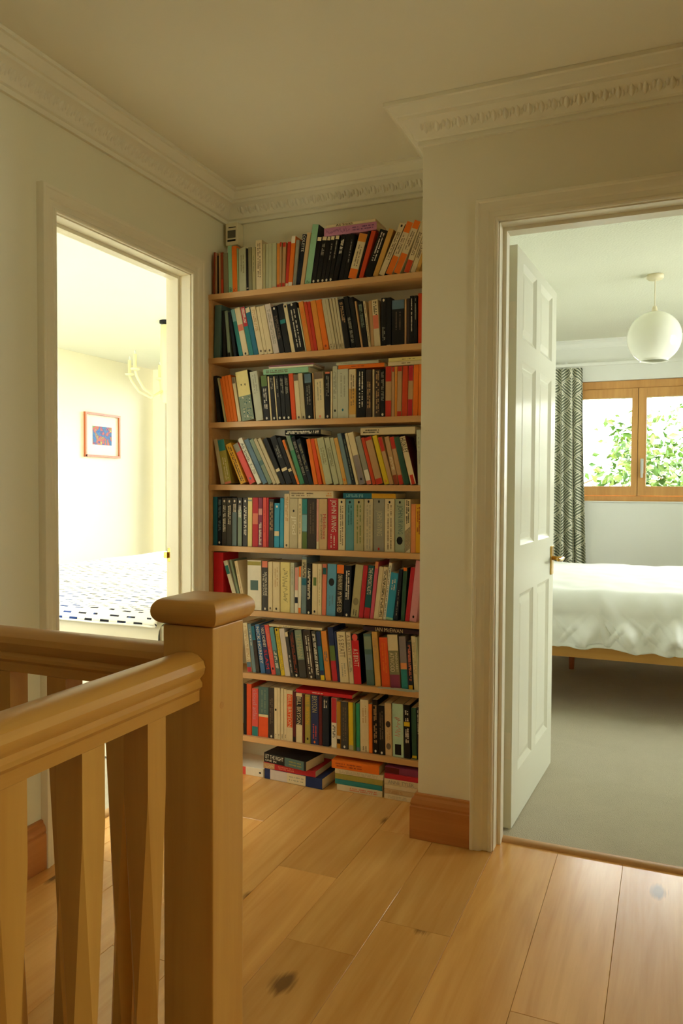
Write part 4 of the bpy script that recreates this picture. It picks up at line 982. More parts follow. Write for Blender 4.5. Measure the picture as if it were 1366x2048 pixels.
def spine_print(e, t, h, extras, rng, flat):
    """bands, emblems and lettering printed on the spine"""
    mats = []; bm = bmesh.new(); lvl = [0]
    def mi(c):
        m = book_mat(c)
        if m not in mats: mats.append(m)
        return mats.index(m)
    def quad(x0, x1, z0, z1, c, y):
        f = bm.faces.new([bm.verts.new(p) for p in ((x0, y, z0), (x1, y, z0), (x1, y, z1), (x0, y, z1))]); f.material_index = mi(c)
    def poly(pts, c, y):
        f = bm.faces.new([bm.verts.new((x, y, z)) for x, z in pts]); f.material_index = mi(c)
    m = min(0.0014, t * .3) * .8
    for n_ex, ex in enumerate(extras):
        lift = -0.00003 * n_ex
        if ex[0] == 'T':
            key, s, c, rg = ex.split(':')
            a, b = [float(v) for v in rg.split('-')]
            V, Fc, w, hh = text_mesh(s)
            L = (b - a) * h; wid = t * {'T': .62, 'TB': .86, 'T2': .40, 'T3': .26, 'T4': .42, 'T5': .22}[key]
            cx = t * {'T': .5, 'TB': .5, 'T2': .68, 'T3': .27, 'T4': .34, 'T5': .76}[key]
            if key == 'T' and any(o.startswith('t') for o in extras) and t > .02 and s in ('JOHN IRVING', ): cx = t * .55
            vs = []
            y = -0.0009
            for x, yy in V:
                u = x / w; v = (yy / hh - .5) * wid
                if flat:  # flat books: spine lies on its side, text runs along the length from low z to high z
                    vs.append(bm.verts.new((cx + v * FLIP[0], y, (a + u * (b - a)) * h)))
                else:     # upright: reads from the top downwards
                    vs.append(bm.verts.new((cx + v, y, (b * h) - u * L)))
            for f in Fc:
                try: bm.faces.new([vs[i] for i in f]).material_index = mi(c)
                except ValueError: pass
            continue
        kind = ex[0]; rest, c = ex[1:].split(':')
        if kind in 'dD':
            z = float(rest) * h; rr = min(t * .32, .004 if kind == 'd' else .009)
            if kind == 'D': rr = min(t * .36, .012)
            zz = 1.3
            poly([(t / 2 + rr * math.cos(a * math.pi / 5), min(max(z + zz * rr * math.sin(a * math.pi / 5), .001), h - .001)) for a in range(10)], c, -0.0006)
            continue
        a, b = [float(v) for v in rest.split('-')]
        if kind in 'bH': quad(m, t - m, max(a * h, .0004), min(b * h, h - .0004), c, -0.0002 + lift)
        elif kind == 'q': quad(t * .22, t * .78, max(a * h, .0004), min(b * h, h - .0004), c, -0.0004 + lift)
        elif kind == 't':
            # one or two rows of small type
            z = b * h; end = a * h; wd = max(min(t * .30, .0058), t * .2 if t < .01 else .0026)
            rows = [t * .5] if t < .017 else [t * .36, t * .66]
            for cx in rows:
                z = b * h - rng.random() * .004
                while z > end:
                    l = wd * rng.uniform(.35, .7); ww = wd * rng.uniform(.55, 1.0)
                    if rng.random() < .82: quad(cx - ww / 2, cx + ww / 2, max(z - l, .001), z, c, -0.0005)
                    z -= l + wd * .22
        elif kind == 'w':
            # joined handwriting
            z = b * h; x = t * .5; pts = []
            while z > a * h:
                nx = t * .5 + rng.uniform(-.30, .30) * t; nz = z - rng.uniform(.0015, .0035)
                dx, dz = nx - x, nz - z; L = max(math.hypot(dx, dz), 1e-5); px, pz_ = -dz / L * .0005, dx / L * .0005
                poly([(x + px, z + pz_), (nx + px, nz + pz_), (nx - px, nz - pz_), (x - px, z - pz_)], c, -0.0005)
                x, z = nx, nz
        elif kind == 'Z':
            # diagonal stripes
            z = a * h
            while z < b * h - t:
                poly([(m, z), (t - m, z + t * .8), (t - m, z + t * .8 + .0022), (m, z + .0022)], c, -0.0005); z += .0048
        elif kind == 'F':
            # blossom print
            for q in range(60):
                x = rng.uniform(.12, .88) * t; z = rng.uniform(a + .02, b - .02) * h; rr = rng.uniform(.0015, .0035)
                poly([(min(max(x + rr * math.cos(k * 1.2566 + q), m), t - m), z + rr * math.sin(k * 1.2566 + q)) for k in range(5)], rng.choice(['tealgrey', 'sagegrey', 'white', 'dkteal', 'khaki']), -0.0005 - q * 2e-6)
    if not bm.verts: bm.free(); return
    me = bpy.data.meshes.new('spine_print')
    bm.normal_update(); bm.to_mesh(me); bm.free()
    for mm in mats: me.materials.append(mm)
    o = bpy.data.objects.new('spine_print', me); COL.objects.link(o); o.parent = e; o['kind'] = 'stuff'
FLIP = [1]
ORD = lambda n: '%d%s' % (n, 'th' if 10 <= n % 100 <= 20 else {1: 'st', 2: 'nd', 3: 'rd'}.get(n % 10, 'th'))
SHN = ['top shelf', 'second shelf down', 'third shelf down', 'fourth shelf down', 'fifth shelf down', 'sixth shelf down', 'seventh shelf down', 'lowest shelf']
rng = random.Random(11)
for r, (zs, row, flats) in enumerate(SHELF_ROWS):
    for i, (x, dz, t, h, a, col, desc, extras) in enumerate(row):
        d = 0.108 if h < .186 else 0.124
        e = build_book(t, h, d, col, rng)
        spine_print(e, t, h, extras, rng, False)
        yo = 2.7315 + rng.uniform(0, .004)
        e.location = (x, yo, zs + dz + .0002); e.rotation_euler = (0, -a, 0)
        tag(e, '%s, %s from left, %s' % (desc, ORD(i + 1), SHN[r]), 'book', 'books on the ' + SHN[r])
    for i, (x, L, z, t, col, desc, extras) in enumerate(flats):
        d = 0.105 if L < .2 else 0.120
        e = build_book(t, L, d, col, rng); FLIP[0] = -1
        spine_print(e, t, L, extras, rng, True)
        # lying on its back cover: local z -> world +x, local x -> world -z
        e.rotation_euler = (0, math.radians(90), 0); e.location = (x, 2.7325 + rng.uniform(0, .004), z + t)
        tag(e, '%s on the row of the %s' % (desc, SHN[r]), 'book', 'books lying on the rows')

# books on the floor under the lowest shelf: x, y, turn, length, thickness, depth, colour, label, printing
def floor_stack(items):
    z = 0.0004
    for x, y, rot, L, t, d, col, lab, extras in items:
        e = build_book(t, L, d, col, rng); FLIP[0] = -1
        spine_print(e, t, L, extras, rng, True)
        e.rotation_mode = 'QUATERNION'
        e.rotation_quaternion = (Matrix.Rotation(rot, 4, 'Z') @ Matrix.Rotation(math.radians(90), 4, 'Y')).to_quaternion()
        e.location = (x, y, z + t); z += t + .0006
        tag(e, lab, 'book', 'books stacked on the floor')
floor_stack([(-1.700, 2.706, 0.0, 0.214, 0.034, .14, 'white', 'white paperback with red end lying alone at the left, on the floor', ['H0-.62:coral', 'd.93:black'])])
floor_stack([(-1.478, 2.702, -.06, 0.262, 0.042, .155, 'navy', 'thick blue and cream hardback at the bottom of the leaning floor stack', ['H.1-.4:lilacwhite', 'H.4-.72:cream', 't.45-.7:grey']),
             (-1.482, 2.700, -.05, 0.236, 0.024, .150, 'crimson', 'crimson paperback in the middle of the leaning floor stack', ['H0-.22:tan', 'w.03-.2:cream', 't.3-.6:salmon']),
             (-1.482, 2.705, -.16, 0.205, 0.037, .130, 'black', 'thick black paperback with white lettering topping the leaning floor stack', ['H.5-.95:tealgrey', 'T4:LET THE RIGHT:white:.03-.47', 'T5:ONE IN:white:.03-.3', 't.6-.9:khakigreen'])])
floor_stack([(-1.164, 2.709, .0, 0.187, 0.0235, .13, 'cream', 'cream paperback at the bottom of the middle floor stack', ['t.3-.9:salmon']),
             (-1.172, 2.710, .0, 0.194, 0.0195, .126, 'teal', 'teal paperback in the middle floor stack', []),
             (-1.172, 2.709, .0, 0.196, 0.0205, .13, 'khakigreen', 'olive green paperback in the middle floor stack', []),
             (-1.172, 2.709, .0, 0.198, 0.0185, .13, 'cream', 'cream paperback under the orange one in the middle floor stack', ['t.1-.9:stone']),
             (-1.186, 2.708, .0, 0.196, 0.0320, .13, 'orange', 'thick orange paperback topping the middle floor stack', ['t.1-.65:rust'])])
floor_stack([(-.969, 2.708, .0, 0.186, 0.0190, .12, 'cream', 'cream paperback at the bottom of the floor stack by the skirting', ['t.1-.5:stone']),
             (-.969, 2.709, .0, 0.187, 0.0185, .12, 'sand', 'sand paperback in the floor stack by the skirting', ['t.1-.4:tan']),
             (-.969, 2.708, .0, 0.187, 0.0165, .12, 'cream', 'thin cream paperback in the floor stack by the skirting', []),
             (-.969, 2.708, .0, 0.188, 0.0205, .12, 'cream', 'cream paperback with grey capitals in the floor stack by the skirting', ['T:ANNE TYLER:grey:.08-.62']),
             (-.969, 2.709, .0, 0.188, 0.0190, .12, 'crimson', 'crimson paperback second in the floor stack by the skirting', []),
             (-.968, 2.712, .0, 0.188, 0.0240, .12, 'plum', 'dark plum paperback topping the floor stack by the skirting', ['H.0-.3:maroon'])])

# loose papers hanging over the edge of the seventh shelf
bm = bmesh.new()
for z, x0, x1, y0, y1 in ((.4152, -1.0, -.85, 2.7075, 2.7285), (.4166, -.985, -.86, 2.700, 2.7295), (.418, -.94, -.80, 2.705, 2.730)):
    n = 8; A = []; B = []
    for k in range(n + 1):
        x = x0 + (x1 - x0) * k / n; w = .0015 * math.sin(k * 1.3)
        A.append((x, y0 + .004 * math.sin(k * .7), z + abs(w))); B.append((x, y1, z + abs(w) * .5))
    va = [bm.verts.new(p) for p in A]; vb = [bm.verts.new(p) for p in B]; vc = [bm.verts.new((p[0], p[1], p[2] + .0006)) for p in A]; vd = [bm.verts.new((p[0], p[1], p[2] + .0006)) for p in B]
    for k in range(n):
        bm.faces.new((va[k], va[k + 1], vb[k + 1], vb[k])); bm.faces.new((vc[k], vd[k], vd[k + 1], vc[k + 1])); bm.faces.new((va[k], vc[k], vc[k + 1], va[k + 1])); bm.faces.new((vb[k], vb[k + 1], vd[k + 1], vd[k]))
    bm.faces.new((va[0], vb[0], vd[0], vc[0])); bm.faces.new((va[n], vc[n], vd[n], vb[n]))
tag(obj('magazine', bm, book_mat('palegrey')), 'thin pale magazine lying along the edge of the seventh shelf', 'magazine')

# ---------------------------------------------------------------- sensor in the alcove corner
sn = tag(empty('motion_sensor', (-1.705, 2.845, 2.186)), 'cream plastic motion sensor in the alcove corner above the books', 'sensor')
bm = bmesh.new(); box(bm, -.030, .030, -.024, .0245, 0, .094); obj('housing', bm, M['plastic'], sn, 0.006)
bm = bmesh.new(); box(bm, -.018, .020, -.0252, -.0235, .030, .062); obj('lens', bm, M['dark_plastic'], sn, 0.0005)
bm = bmesh.new(); box(bm, -.019, .020, -.0250, -.0235, .016, .0235); box(bm, -.014, .021, -.0250, -.0235, .072, .0755); obj('slot', bm, M['black'], sn)

# ---------------------------------------------------------------- bedroom behind the panelled door
RX0, RX1 = -1.0, 2.4
struct(boxes('wall_bedroom_left', [(RX0 - .1, RX0, YB + .10, YF, 0, ZC)], M['bed_wall']), 'white bedroom wall behind the open panelled door', 'wall')
struct(boxes('wall_bedroom_right', [(RX1, RX1 + .1, YR + .14, 4.025, 0, ZC), (RX1, RX1 + .1, 5.175, YF, 0, ZC), (RX1, RX1 + .1, 4.025, 5.175, 0, .9), (RX1, RX1 + .1, 4.025, 5.175, 2.1, ZC)], M['bed_wall']), 'white bedroom wall out of view on the right', 'wall')
struct(boxes('wall_bedroom_near', [(X1, RX1 + .1, YR + .04, YR + .14, 0, ZC)], M['bed_wall']), 'white bedroom wall beside the doorway, out of view', 'wall')
WX0, WX1, WZ0, WZ1 = -0.86, 2.22, 1.062, 2.062
struct(boxes('wall_bedroom_window', [(RX0 - .1, WX0, YF, YF + .22, -2.8, ZC), (WX1, RX1 + .1, YF, YF + .22, -2.8, ZC), (WX0, WX1, YF, YF + .22, -2.8, WZ0), (WX0, WX1, YF, YF + .22, WZ1, ZC)], M['bed_wall']), 'white bedroom wall under and around the oak window', 'wall')
struct(boxes('ceiling_bedroom', [(XA + .10, RX1 + .1, YR + .14, YB + .1, ZC, ZC + .1), (RX0 - .1, RX1 + .1, YB + .1, YF + .22, ZC, ZC + .1)], M['ceiling_tex']), 'white textured ceiling of the bedroom with the globe lamp', 'ceiling')
struct(boxes('floor_bedroom', [(XA + .10, RX1 + .1, 2.592, YB + .1, -.1, .004), (RX0 - .1, RX1 + .1, YB + .1, YF, -.1, .004), (DR0, DR1, 2.572, 2.592, -.1, .004)], M['carpet']), 'grey carpet of the bedroom behind the panelled door', 'carpet')
cove = [(0, 2.335), (.006, 2.335), (.01, 2.348), (.025, 2.372), (.05, 2.388), (.065, 2.392), (.065, 2.3995), (0, 2.3995)]
bm = bmesh.new(); sweep(bm, [(RX1, YF), (RX0, YF), (RX0, YB + .1)], cove, (1, 0, 0), (0, 1, 0), (0, 0, 1))
struct(obj('trim_6', bm, M['bed_wall']), 'white coving along the bedroom window wall', 'coving')

# oak window; casements beyond the view on the right added for daylight
win = struct(empty('window_1', (0.07, YF + .05, WZ0)), 'oak framed bedroom window looking on to the garden', 'window')
def wb(name, lst, mat, parent, bev=0.003):
    bm = bmesh.new()
    for x0, x1, y0, y1, z0, z1 in lst: box(bm, x0 - .07, x1 - .07, y0 - YF - .05, y1 - YF - .05, z0 - WZ0, z1 - WZ0)
    return obj(name, bm, mat, parent, bev)
FY0, FY1 = YF + .03, YF + .10
wb('window_frame', [(WX0, WX1, FY0, FY1, 1.996, 2.060), (WX0, WX1, FY0, FY1, 1.064, 1.116), (WX0, WX0 + .03, FY0, FY1, 1.117, 1.995), (WX1 - .03, WX1, FY0, FY1, 1.117, 1.995)], M['window_oak'], win)
wb('mullion', [(x - .016, x + .016, FY1 - .0115, FY1 + .012, 1.117, 1.995) for x in (-.236, .384, .988, 1.588)], M['window_oak'], win, 0)
wb('rebate', [(WX0 + .001, WX1 - .001, FY1 + .0125, FY1 + .03, 1.98, 2.058), (WX0 + .001, WX1 - .001, FY1 + .0125, FY1 + .03, 1.066, 1.14)], M['window_oak'], win, 0)
cuts = [(-.829, -.238), (-.234, .382), (.386, .986), (.990, 1.586), (1.590, 2.189)]
for k, (a, b) in enumerate(cuts):
    s = .062
    cs = wb('casement', [(a, a + s, FY0 - .012, FY1 - .012, 1.119, 1.994), (b - s if k else b - .048, b, FY0 - .012, FY1 - .012, 1.119, 1.994), (a + s, b - (s if k else .048), FY0 - .012, FY1 - .012, 1.119, 1.196), (a + s, b - (s if k else .048), FY0 - .012, FY1 - .012, 1.918, 1.994)], M['window_oak'], win, 0.002)
    g = wb('pane', [(a + s - .004, b - .046, YF + .055, YF + .060, 1.192, 1.922)], M['glass'], cs, 0)
    if k == 1:
        h = wb('window_handle', [(-.214, -.190, FY0 - .020, FY0 - .0125, 1.30, 1.42)], M['metal'], cs, 0.004)
        hb = wb('grip', [(-.211, -.193, FY0 - .046, FY0 - .030, 1.265, 1.40), (-.208, -.196, FY0 - .032, FY0 - .018, 1.36, 1.385)], M['metal'], h, 0.004)
wb('window_sill', [(WX0 + .001, WX1 - .001, YF - .012, FY0 - .001, 1.0630, 1.074)], M['bed_wall'], win, 0.003)

def plain_window(name, loc, rz, wd, ht, label):
    w = struct(empty(name, loc, rz), label, 'window'); h = wd / 2
    bm = bmesh.new()
    for b in ((-h, h, -.03, .03, 0, .05), (-h, h, -.03, .03, ht - .05, ht), (-h, -h + .05, -.03, .03, .05, ht - .05), (h - .05, h, -.03, .03, .05, ht - .05), (-.03, .03, -.03, .03, .05, ht - .05)): box(bm, *b)
    obj('window_frame', bm, M['bed_wall'], w)
    for a, b in ((-h + .05, -.03), (.03, h - .05)):
        bm = bmesh.new(); box(bm, a - .004, b + .004, -.003, .003, .046, ht - .046); obj('pane', bm, M['glass'], w)
    return w
plain_window('fill_window_6', (RX1 + .05, 4.60, .9), math.radians(90), 1.15, 1.2, 'added side window brightening the carpeted bedroom, out of view')  # added, unseen, to brighten the walls, carpet and bed front

# curtain and its rail
rail = tag(empty('curtain_rail', (0.05, 6.62, 2.19)), 'white curtain rail above the oak bedroom window', 'curtain rail')
bm = bmesh.new(); box(bm, -1.0, 2.2, -.008, .008, -.012, .012); obj('track', bm, M['bed_wall'], rail, .002)
for x in (-.85, -.20, 0.95):
    bm = bmesh.new(); box(bm, x - .012, x + .012, -.006, .0795, .0125, .026); box(bm, x - .012, x + .012, .072, .0795, -.02, .0124); obj('bracket', bm, M['bed_wall'], rail)
bm = bmesh.new(); uvl = bm.loops.layers.uv.new('UVMap')
nu, nv = 90, 34; grid = []; cw = 0.46
for j in range(nv + 1):
    v = j / nv; z = 0.04 + (2.165 - 0.04) * v; row = []
    for i in range(nu + 1):
        u = i / nu
        wdt = 0.265 + 0.06 * (1 - v) ** 1.3
        x = -0.925 + wdt * u + .006 * math.sin(u * 21 + 2 * v)
        amp = 0.020 + 0.018 * (1 - v)
        if v > .90: amp *= .75
        y = 6.612 + amp * math.sin(u * 2 * math.pi * 4.5 + .5 * math.sin(v * 4)) + .006 * math.sin(u * 60) * (1 if v > .88 else .25)
        row.append((bm.verts.new((x, y, z)), (u * cw, z)))
    grid.append(row)
for j in range(nv):
    for i in range(nu):
        q = [grid[j][i], grid[j][i + 1], grid[j + 1][i + 1], grid[j + 1][i]]
        f = bm.faces.new([a for a, _ in q])
        for lp, (_, uv) in zip(f.loops, q): lp[uvl].uv = uv
o = tag(obj('curtain', bm, M['curtain'], smooth=True), 'grey and cream leaf print curtain drawn to the window side', 'curtain')
sm = o.modifiers.new('thickness', 'SOLIDIFY'); sm.thickness = 0.0025

# bed
bed = tag(empty('bed', (0.2, 4.95, 0)), 'low oak bed with tapered legs in the carpeted bedroom', 'bed')
BX0, BX1, BY0, BY1 = -0.82, 1.25, 4.19, 5.72
def bb(name, x0, x1, y0, y1, z0, z1, mat, bev=.003):
    bm = bmesh.new(); box(bm, x0 - .2, x1 - .2, y0 - 4.95, y1 - 4.95, z0, z1); return obj(name, bm, mat, bed, bev)
bb('side_rail', BX0, BX1, BY0, BY0 + .028, .284, .372, M['oak_x']); bb('side_rail', BX0, BX1, BY1 - .028, BY1, .284, .372, M['oak_x'])
bb('end_rail', BX0, BX0 + .028, BY0 + .029, BY1 - .029, .284, .372, M['oak_y']); bb('end_rail', BX1 - .028, BX1, BY0 + .029, BY1 - .029, .284, .372, M['oak_y'])
bb('slat_base', BX0 + .03, BX1 - .03, BY0 + .03, BY1 - .03, .31, .345, M['oak_x'])
for x, y in ((-.56, 5.15), (.97, 5.15), (-.56, 5.55), (.97, 5.55)):
    bm = bmesh.new(); lathe(bm, [(0, .0045), (.016, .0045), (.028, .309), (0, .309)], x - .2, y - 4.95, 14); obj('leg', bm, M['frame_wood'], bed, smooth=False)
bb('mattress', BX0 + .03, BX1 - .03, BY0 + .04, BY1 - .04, .3455, .56, M['mattress'], .03)
# duvet with creased overhang
bm = bmesh.new(); nu, nv = 320, 100; grid = []
import mathutils
def nz(x, y, z=0.0): return mathutils.noise.noise(Vector((x, y, z)))
sec = []   # cross-section from the far edge over the top and down the near side: (y, z)
for k in range(nv + 1):
    s = k / nv
    if s < .58: sec.append((5.76 - (5.76 - 4.27) * (s / .58), .628 + .018 * math.sin(math.pi * s / .58)))
    elif s < .72:
        t = (s - .58) / .14 * math.pi / 2; sec.append((4.27 - .105 * math.sin(t), .628 - .095 * (1 - math.cos(t))))
    else:
        t = (s - .72) / .28; sec.append((4.165 - .012 * t + .004 * math.sin(t * 9), .533 - .187 * t))
for k in range(nv + 1):
    y, z = sec[k]; s = k / nv; row = []
    for i in range(nu + 1):
        x = BX0 - .06 + (BX1 - BX0 + .12) * i / nu
        top = .012 * nz(x * 3.1, y * 3.1) + .006 * nz(x * 9, y * 9, 2)
        hang = max(0, min(1, (s - .55) / .3))
        # slanting gathers in the overhang
        cre = 0.0
        for cx, lean, wd, am in ((-.46, .55, .05, .018), (-.34, -.5, .045, .022), (-.23, .75, .035, .028), (-.16, -.25, .04, .018), (.02, .5, .035, .022), (.06, -.45, .03, .030), (.26, .5, .05, .02), (.5, -.4, .05, .02), (.8, .4, .05, .02)):
            dx = x - cx - lean * (.50 - z); cre += am * math.exp(-(dx / wd) ** 2)
        for cx, lean, wd, am in ((-.50, 1.1, .014, .010), (-.42, -.9, .012, .010), (-.30, .3, .011, .012), (-.27, 1.0, .012, .014), (-.19, -.9, .012, .012), (-.12, 1.2, .010, .014), (-.06, -.7, .012, .012), (.0, 1.0, .010, .014), (.045, .15, .010, .016), (.09, -1.0, .012, .014), (.15, .6, .012, .012)):
            dx = x - cx - lean * (.47 - z); cre += am * math.exp(-(dx / wd) ** 2) * max(0, 1 - abs(z - .45) / .12)
        cre += .012 * nz(x * 7, z * 9, 5) + .005 * nz(x * 20, z * 22, 7)
        zz = z + top * (1 - hang) + (.014 * nz(x * 4.0, 3.3) if s > .97 else 0)
        yy = y - 1.5 * cre * hang * min(1.0, .35 + (.56 - z) * 5 if z < .56 else .35)
        row.append(bm.verts.new((x, yy, zz)))
    grid.append(row)
for a, b in zip(grid, grid[1:]):
    for i in range(nu): bm.faces.new((a[i], a[i + 1], b[i + 1], b[i]))
o = tag(obj('duvet', bm, M['duvet'], smooth=True), 'creased white duvet hanging over the low oak bed', 'duvet')
sm = o.modifiers.new('thickness', 'SOLIDIFY'); sm.thickness = 0.012; sm.offset = 1

# globe pendant
pend = tag(empty('pendant_lamp', (-0.090, 4.80, ZC)), 'white glass globe pendant lamp hanging from the bedroom ceiling', 'lamp')
bm = bmesh.new(); lathe(bm, [(0, -.0005), (.046, -.0005), (.047, -.018), (.040, -.026), (.012, -.028), (0, -.028)], seg=28); obj('ceiling_rose', bm, M['plastic'], pend, smooth=True)
bm = bmesh.new(); tube(bm, [(0, 0, -.026), (0, 0, -.19)], .0032, 8); obj('cord', bm, M['plastic'], pend)
bm = bmesh.new(); lathe(bm, [(0, -.178), (.010, -.178), (.014, -.19), (.015, -.204), (.024, -.208), (.024, -.213), (0, -.213)], seg=20); obj('lamp_holder', bm, M['plastic'], pend, smooth=True)
prof = []
for k in range(29):
    a = math.radians(9 + (150 - 9) * k / 28); prof.append((.149 * math.sin(a), -.357 + .149 * math.cos(a)))
prof += [(.0765, -.492), (.0745, -.492)]
for k in range(28, -1, -1):
    a = math.radians(9 + (150 - 9) * k / 28); prof.append((.1455 * math.sin(a), -.357 + .1455 * math.cos(a)))
bm = bmesh.new(); lathe(bm, prof, seg=48); obj('lamp_shade', bm, M['opal'], pend, smooth=True)

# ---------------------------------------------------------------- bright bedroom behind the left doorway
LX0, LY0 = -5.0, 0.3
struct(boxes('wall_bright_far', [(LX0 - .1, LX0, LY0, YF, 0, ZC)], M['yellow_wall']), 'pale cream bedroom wall carrying the framed picture', 'wall')
struct(boxes('wall_bright_near', [(LX0 - .1, -4.8, LY0 - .1, LY0, 0, ZC), (-3.5, XL - .11, LY0 - .1, LY0, 0, ZC), (-4.8, -3.5, LY0 - .1, LY0, 0, .75), (-4.8, -3.5, LY0 - .1, LY0, 2.15, ZC)], M['yellow_wall']), 'pale cream bedroom wall out of view', 'wall')
struct(boxes('wall_bright_side', [(XL - .11, XL - .01, YB + .1, YF, 0, ZC)], M['yellow_wall']), 'pale cream bedroom wall beyond the alcove', 'wall')
LW0, LW1, LZ0, LZ1 = -4.85, -2.05, .40, 2.25
struct(boxes('wall_bright_window', [(LX0 - .1, LW0, YF, YF + .22, -2.8, ZC), (LW1, XL - .01, YF, YF + .22, -2.8, ZC), (LW0, LW1, YF, YF + .22, -2.8, LZ0), (LW0, LW1, YF, YF + .22, LZ1, ZC)], M['yellow_wall']), 'pale cream bedroom wall with the wide window', 'wall')
struct(boxes('ceiling_bright', [(LX0 - .1, XL - .01, LY0 - .1, .85, ZC, ZC + .1), (LX0 - .1, XL - .01, 1.85, YF + .22, ZC, ZC + .1), (LX0 - .1, -4.0, .85, 1.85, ZC, ZC + .1), (-2.6, XL - .01, .85, 1.85, ZC, ZC + .1)], M['bed_wall']), 'white ceiling of the bright bedroom', 'ceiling')
struct(boxes('floor_bright', [(LX0 - .1, -1.855, LY0 - .1, YF, -.1, .004), (-1.856, XL - .01, YB + .1, YF, -.1, .004)], M['carpet']), 'pale grey carpet of the bright bedroom', 'carpet')
plain_window('window_2', ((LW0 + LW1) / 2, YF + .1, LZ0), 0, LW1 - LW0, LZ1 - LZ0, 'white framed window of the bright bedroom')
plain_window('fill_window_3', (-4.15, LY0 - .05, .75), 0, 1.3, 1.4, 'second window of the bright bedroom, out of view')  # added, unseen, to make this room brighter
rl = plain_window('fill_rooflight', (-3.3, 1.85, ZC + .05), 0, 1.4, 1.0, 'rooflight of the bright bedroom, out of view'); rl.rotation_euler = (math.radians(90), 0, 0)  # added overhead, unseen, for extra daylight in this room

# picture
pic = tag(empty('picture', (-5.0, 5.90, 1.66)), 'small abstract print in a wide white mount and reddish wood frame', 'picture')
bm = bmesh.new(); sweep(bm, [(-.25, -.21), (-.25, .21), (.25, .21), (.25, -.21), (-.25, -.21)][::1], [(-.002, 0), (-.002, .022), (-.022, .022), (-.022, .004), (-.022, 0)], (0, 1, 0), (0, 0, 1), (1, 0, 0), (.001, 0, 0), cap=False)
obj('frame', bm, M['frame_wood'], pic)
bm = bmesh.new(); box(bm, .002, .007, -.229, .229, -.189, .189); obj('mount', bm, M['mount'], pic)
bm = bmesh.new(); box(bm, .0072, .0085, -.136, .132, -.090, .085); obj('print', bm, M['art'], pic)

# bed with linen valance and woven throw
b2 = tag(empty('bed', (-2.9, 3.8, 0)), 'bed covered to the floor in beige linen in the bright bedroom', 'bed')
bm = bmesh.new(); box(bm, -.80, .89, -1.13, 1.35, .05, .52); obj('mattress', bm, M['mattress'], b2, .03)
bm = bmesh.new(); nu = 120
def cover(bm, x0, x1, y0, y1, ztop, zbot, amp, seed, uv=False):
    # top sheet plus hanging front and sides, gently rumpled
    uvl = bm.loops.layers.uv.new('UVMap') if uv else None
    n_, mrow = 110, []
    prof = []
    for k in range(41):
        s = k / 40
        if s < .45: prof.append((y1 + (y0 + .05 - y1) * s / .45, ztop, 0))
        elif s < .55:
            t = (s - .45) / .1 * math.pi / 2; prof.append((y0 + .05 - .05 * math.sin(t), ztop - .05 * (1 - math.cos(t)), (s - .45) / .1))
        else:
            t = (s - .55) / .45; prof.append((y0 - .012 * t, ztop - .05 - (ztop - .05 - zbot) * t, 1))
    L = 0; prev = None
    for (y, z, hg) in prof:
        if prev: L += math.hypot(y - prev[0], z - prev[1])
        prev = (y, z); r_ = []
        for i in range(n_ + 1):
            x = x0 + (x1 - x0) * i / n_
            w = amp * (nz(x * 5 + seed, z * 4 + y * 5, seed) + .5 * nz(x * 13, z * 3 + y * 11, seed + 3))
            r_.append((bm.verts.new((x, y - w * hg, z + w * (1 - hg) * .6)), (x, -L)))
        mrow.append(r_)
    for a, b in zip(mrow, mrow[1:]):
        for i in range(n_):
            q = (a[i], a[i + 1], b[i + 1], b[i]); f = bm.faces.new([v for v, _ in q])
            if uv:
                for lp, (_, c) in zip(f.loops, q): lp[uvl].uv = c
    # side drop on the door side
cover(bm, -.86, .955, -1.165, 1.40, .60, .012, .016, 1.0)
o = obj('valance', bm, M['linen'], b2, smooth=True)
bm = bmesh.new(); box(bm, -.86, -.85, -1.14, 1.38, .012, .585); box(bm, .945, .955, -1.14, 1.38, .012, .585); obj('valance_side', bm, M['linen'], b2)
bm = bmesh.new(); cover(bm, -.875, .965, -1.190, 1.41, .640, .590, .012, 4.0, True)
o = tag(obj('throw', bm, M['throw'], smooth=True), 'white woven throw with blue and black dashes on the linen-covered bed', 'throw')
o.location = (-2.9, 3.8, 0)
sm = o.modifiers.new('thickness', 'SOLIDIFY'); sm.thickness = 0.008; sm.offset = 1

# chandelier
ch = tag(empty('chandelier', (-3.44, 4.77, ZC)), 'cream chandelier with candle lamps in the bright bedroom', 'chandelier')
bm = bmesh.new(); lathe(bm, [(0, -.0005), (.05, -.0005), (.05, -.02), (.01, -.03), (0, -.03)], seg=20); obj('ceiling_rose', bm, M['black'], ch)
bm = bmesh.new(); lathe(bm, [(0, -.03), (.040, -.032), (.044, -.30), (.036, -.48), (.046, -.56), (.030, -.60), (0, -.61)], seg=20); obj('column', bm, M['shade'], ch, smooth=True)
for k in range(6):
    a = math.radians(196 + 60 * k); c, s = math.cos(a), math.sin(a)
    bm = bmesh.new(); tube(bm, [(c * .04, s * .04, -.52), (c * .12, s * .12, -.565), (c * .21, s * .21, -.52), (c * .27, s * .27, -.44), (c * .285, s * .285, -.40)], .009, 8); arm = obj('arm', bm, M['shade'], ch, smooth=True)
    bm = bmesh.new(); lathe(bm, [(0, -.40), (.030, -.395), (.034, -.385), (.012, -.38), (.012, -.285), (0, -.285)], c * .285, s * .285, 12); obj('candle', bm, M['shade'], arm, smooth=True)
    bm = bmesh.new(); lathe(bm, [(0, -.285), (.006, -.28), (.005, -.262), (0, -.255)], c * .285, s * .285, 10); obj('candle_tip', bm, M['metal'], arm, smooth=True)

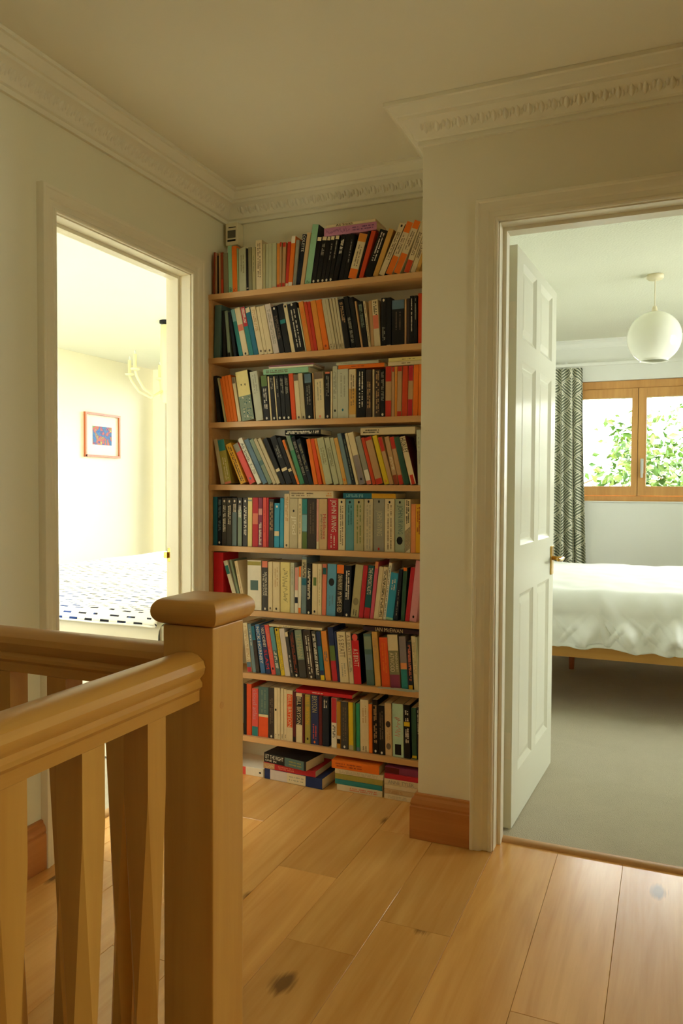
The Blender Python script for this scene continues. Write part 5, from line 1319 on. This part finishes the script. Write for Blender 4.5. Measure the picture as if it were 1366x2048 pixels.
# ---------------------------------------------------------------- garden
struct(boxes('ground', [(-16, 16, YF + .22, 40, -2.9, -2.8)], M['grass']), 'lawn outside below the bedroom windows', 'lawn')
def shrub(name, x, y, z1, rx, n, seed, label, sparse=0.0):
    rg = random.Random(seed)
    t = tag(empty(name, (x, y, -2.8)), label, 'tree', 'garden trees outside the oak window')
    bm = bmesh.new(); hgt = z1 + 2.8
    tube(bm, [(0, 0, 0), (.05, .05, hgt * .4), (-.05, 0, hgt * .8)], [.09, .06, .02], 8)
    for k in range(9):
        a = k * 2.4; zz = hgt * (.35 + .05 * k); tube(bm, [(0, 0, zz), (rx * .5 * math.cos(a), rx * .4 * math.sin(a), zz + .35), (rx * .85 * math.cos(a), rx * .7 * math.sin(a), zz + .5)], [.03, .018, .006], 6)
    obj('trunk', bm, M['bark'], t)
    bm = bmesh.new()
    for k in range(n):
        for _ in range(40):
            u, v, w = rg.uniform(-1, 1), rg.uniform(-1, 1), rg.uniform(-1, 1)
            if u * u + v * v + w * w < 1 and (nz(u * 2.3 + seed, v * 2.3, w * 2.3) > -.08 + sparse * w): break
        c = Vector((u * rx, v * rx * .8, hgt * .62 + w * hgt * .40))
        s = rg.uniform(.035, .075); a = Vector((rg.gauss(0, 1), rg.gauss(0, 1), rg.gauss(-.3, .6))).normalized()
        b = a.cross(Vector((rg.gauss(0, 1), rg.gauss(0, 1), rg.gauss(0, 1)))).normalized(); nn = a.cross(b)
        P = [c, c + a * s * .7 + b * s * .5 + nn * s * .12, c + a * s * 1.9, c + a * s * .7 - b * s * .5 + nn * s * .12]
        vs = [bm.verts.new(p) for p in P]
        bm.faces.new((vs[0], vs[1], vs[2])); bm.faces.new((vs[0], vs[2], vs[3]))
    f = obj('foliage', bm, M['leaf'], t); f['kind'] = 'stuff'
shrub('leafy_tree', -.35, 9.0, 2.0, .75, 6500, 3, 'leafy green tree filling the right pane of the oak window', .25)
shrub('leafy_tree', -1.6, 10.9, 2.1, 1.0, 6500, 8, 'leafy green tree low in the left pane of the oak window', .3)
shrub('leafy_tree', 1.55, 9.6, 2.9, 1.05, 8000, 5, 'leafy green tree to the right outside the oak window', .2)
shrub('leafy_tree', 0.4, 13.6, 2.5, 1.6, 7500, 6, 'pale green tree farther back outside the oak window', .3)
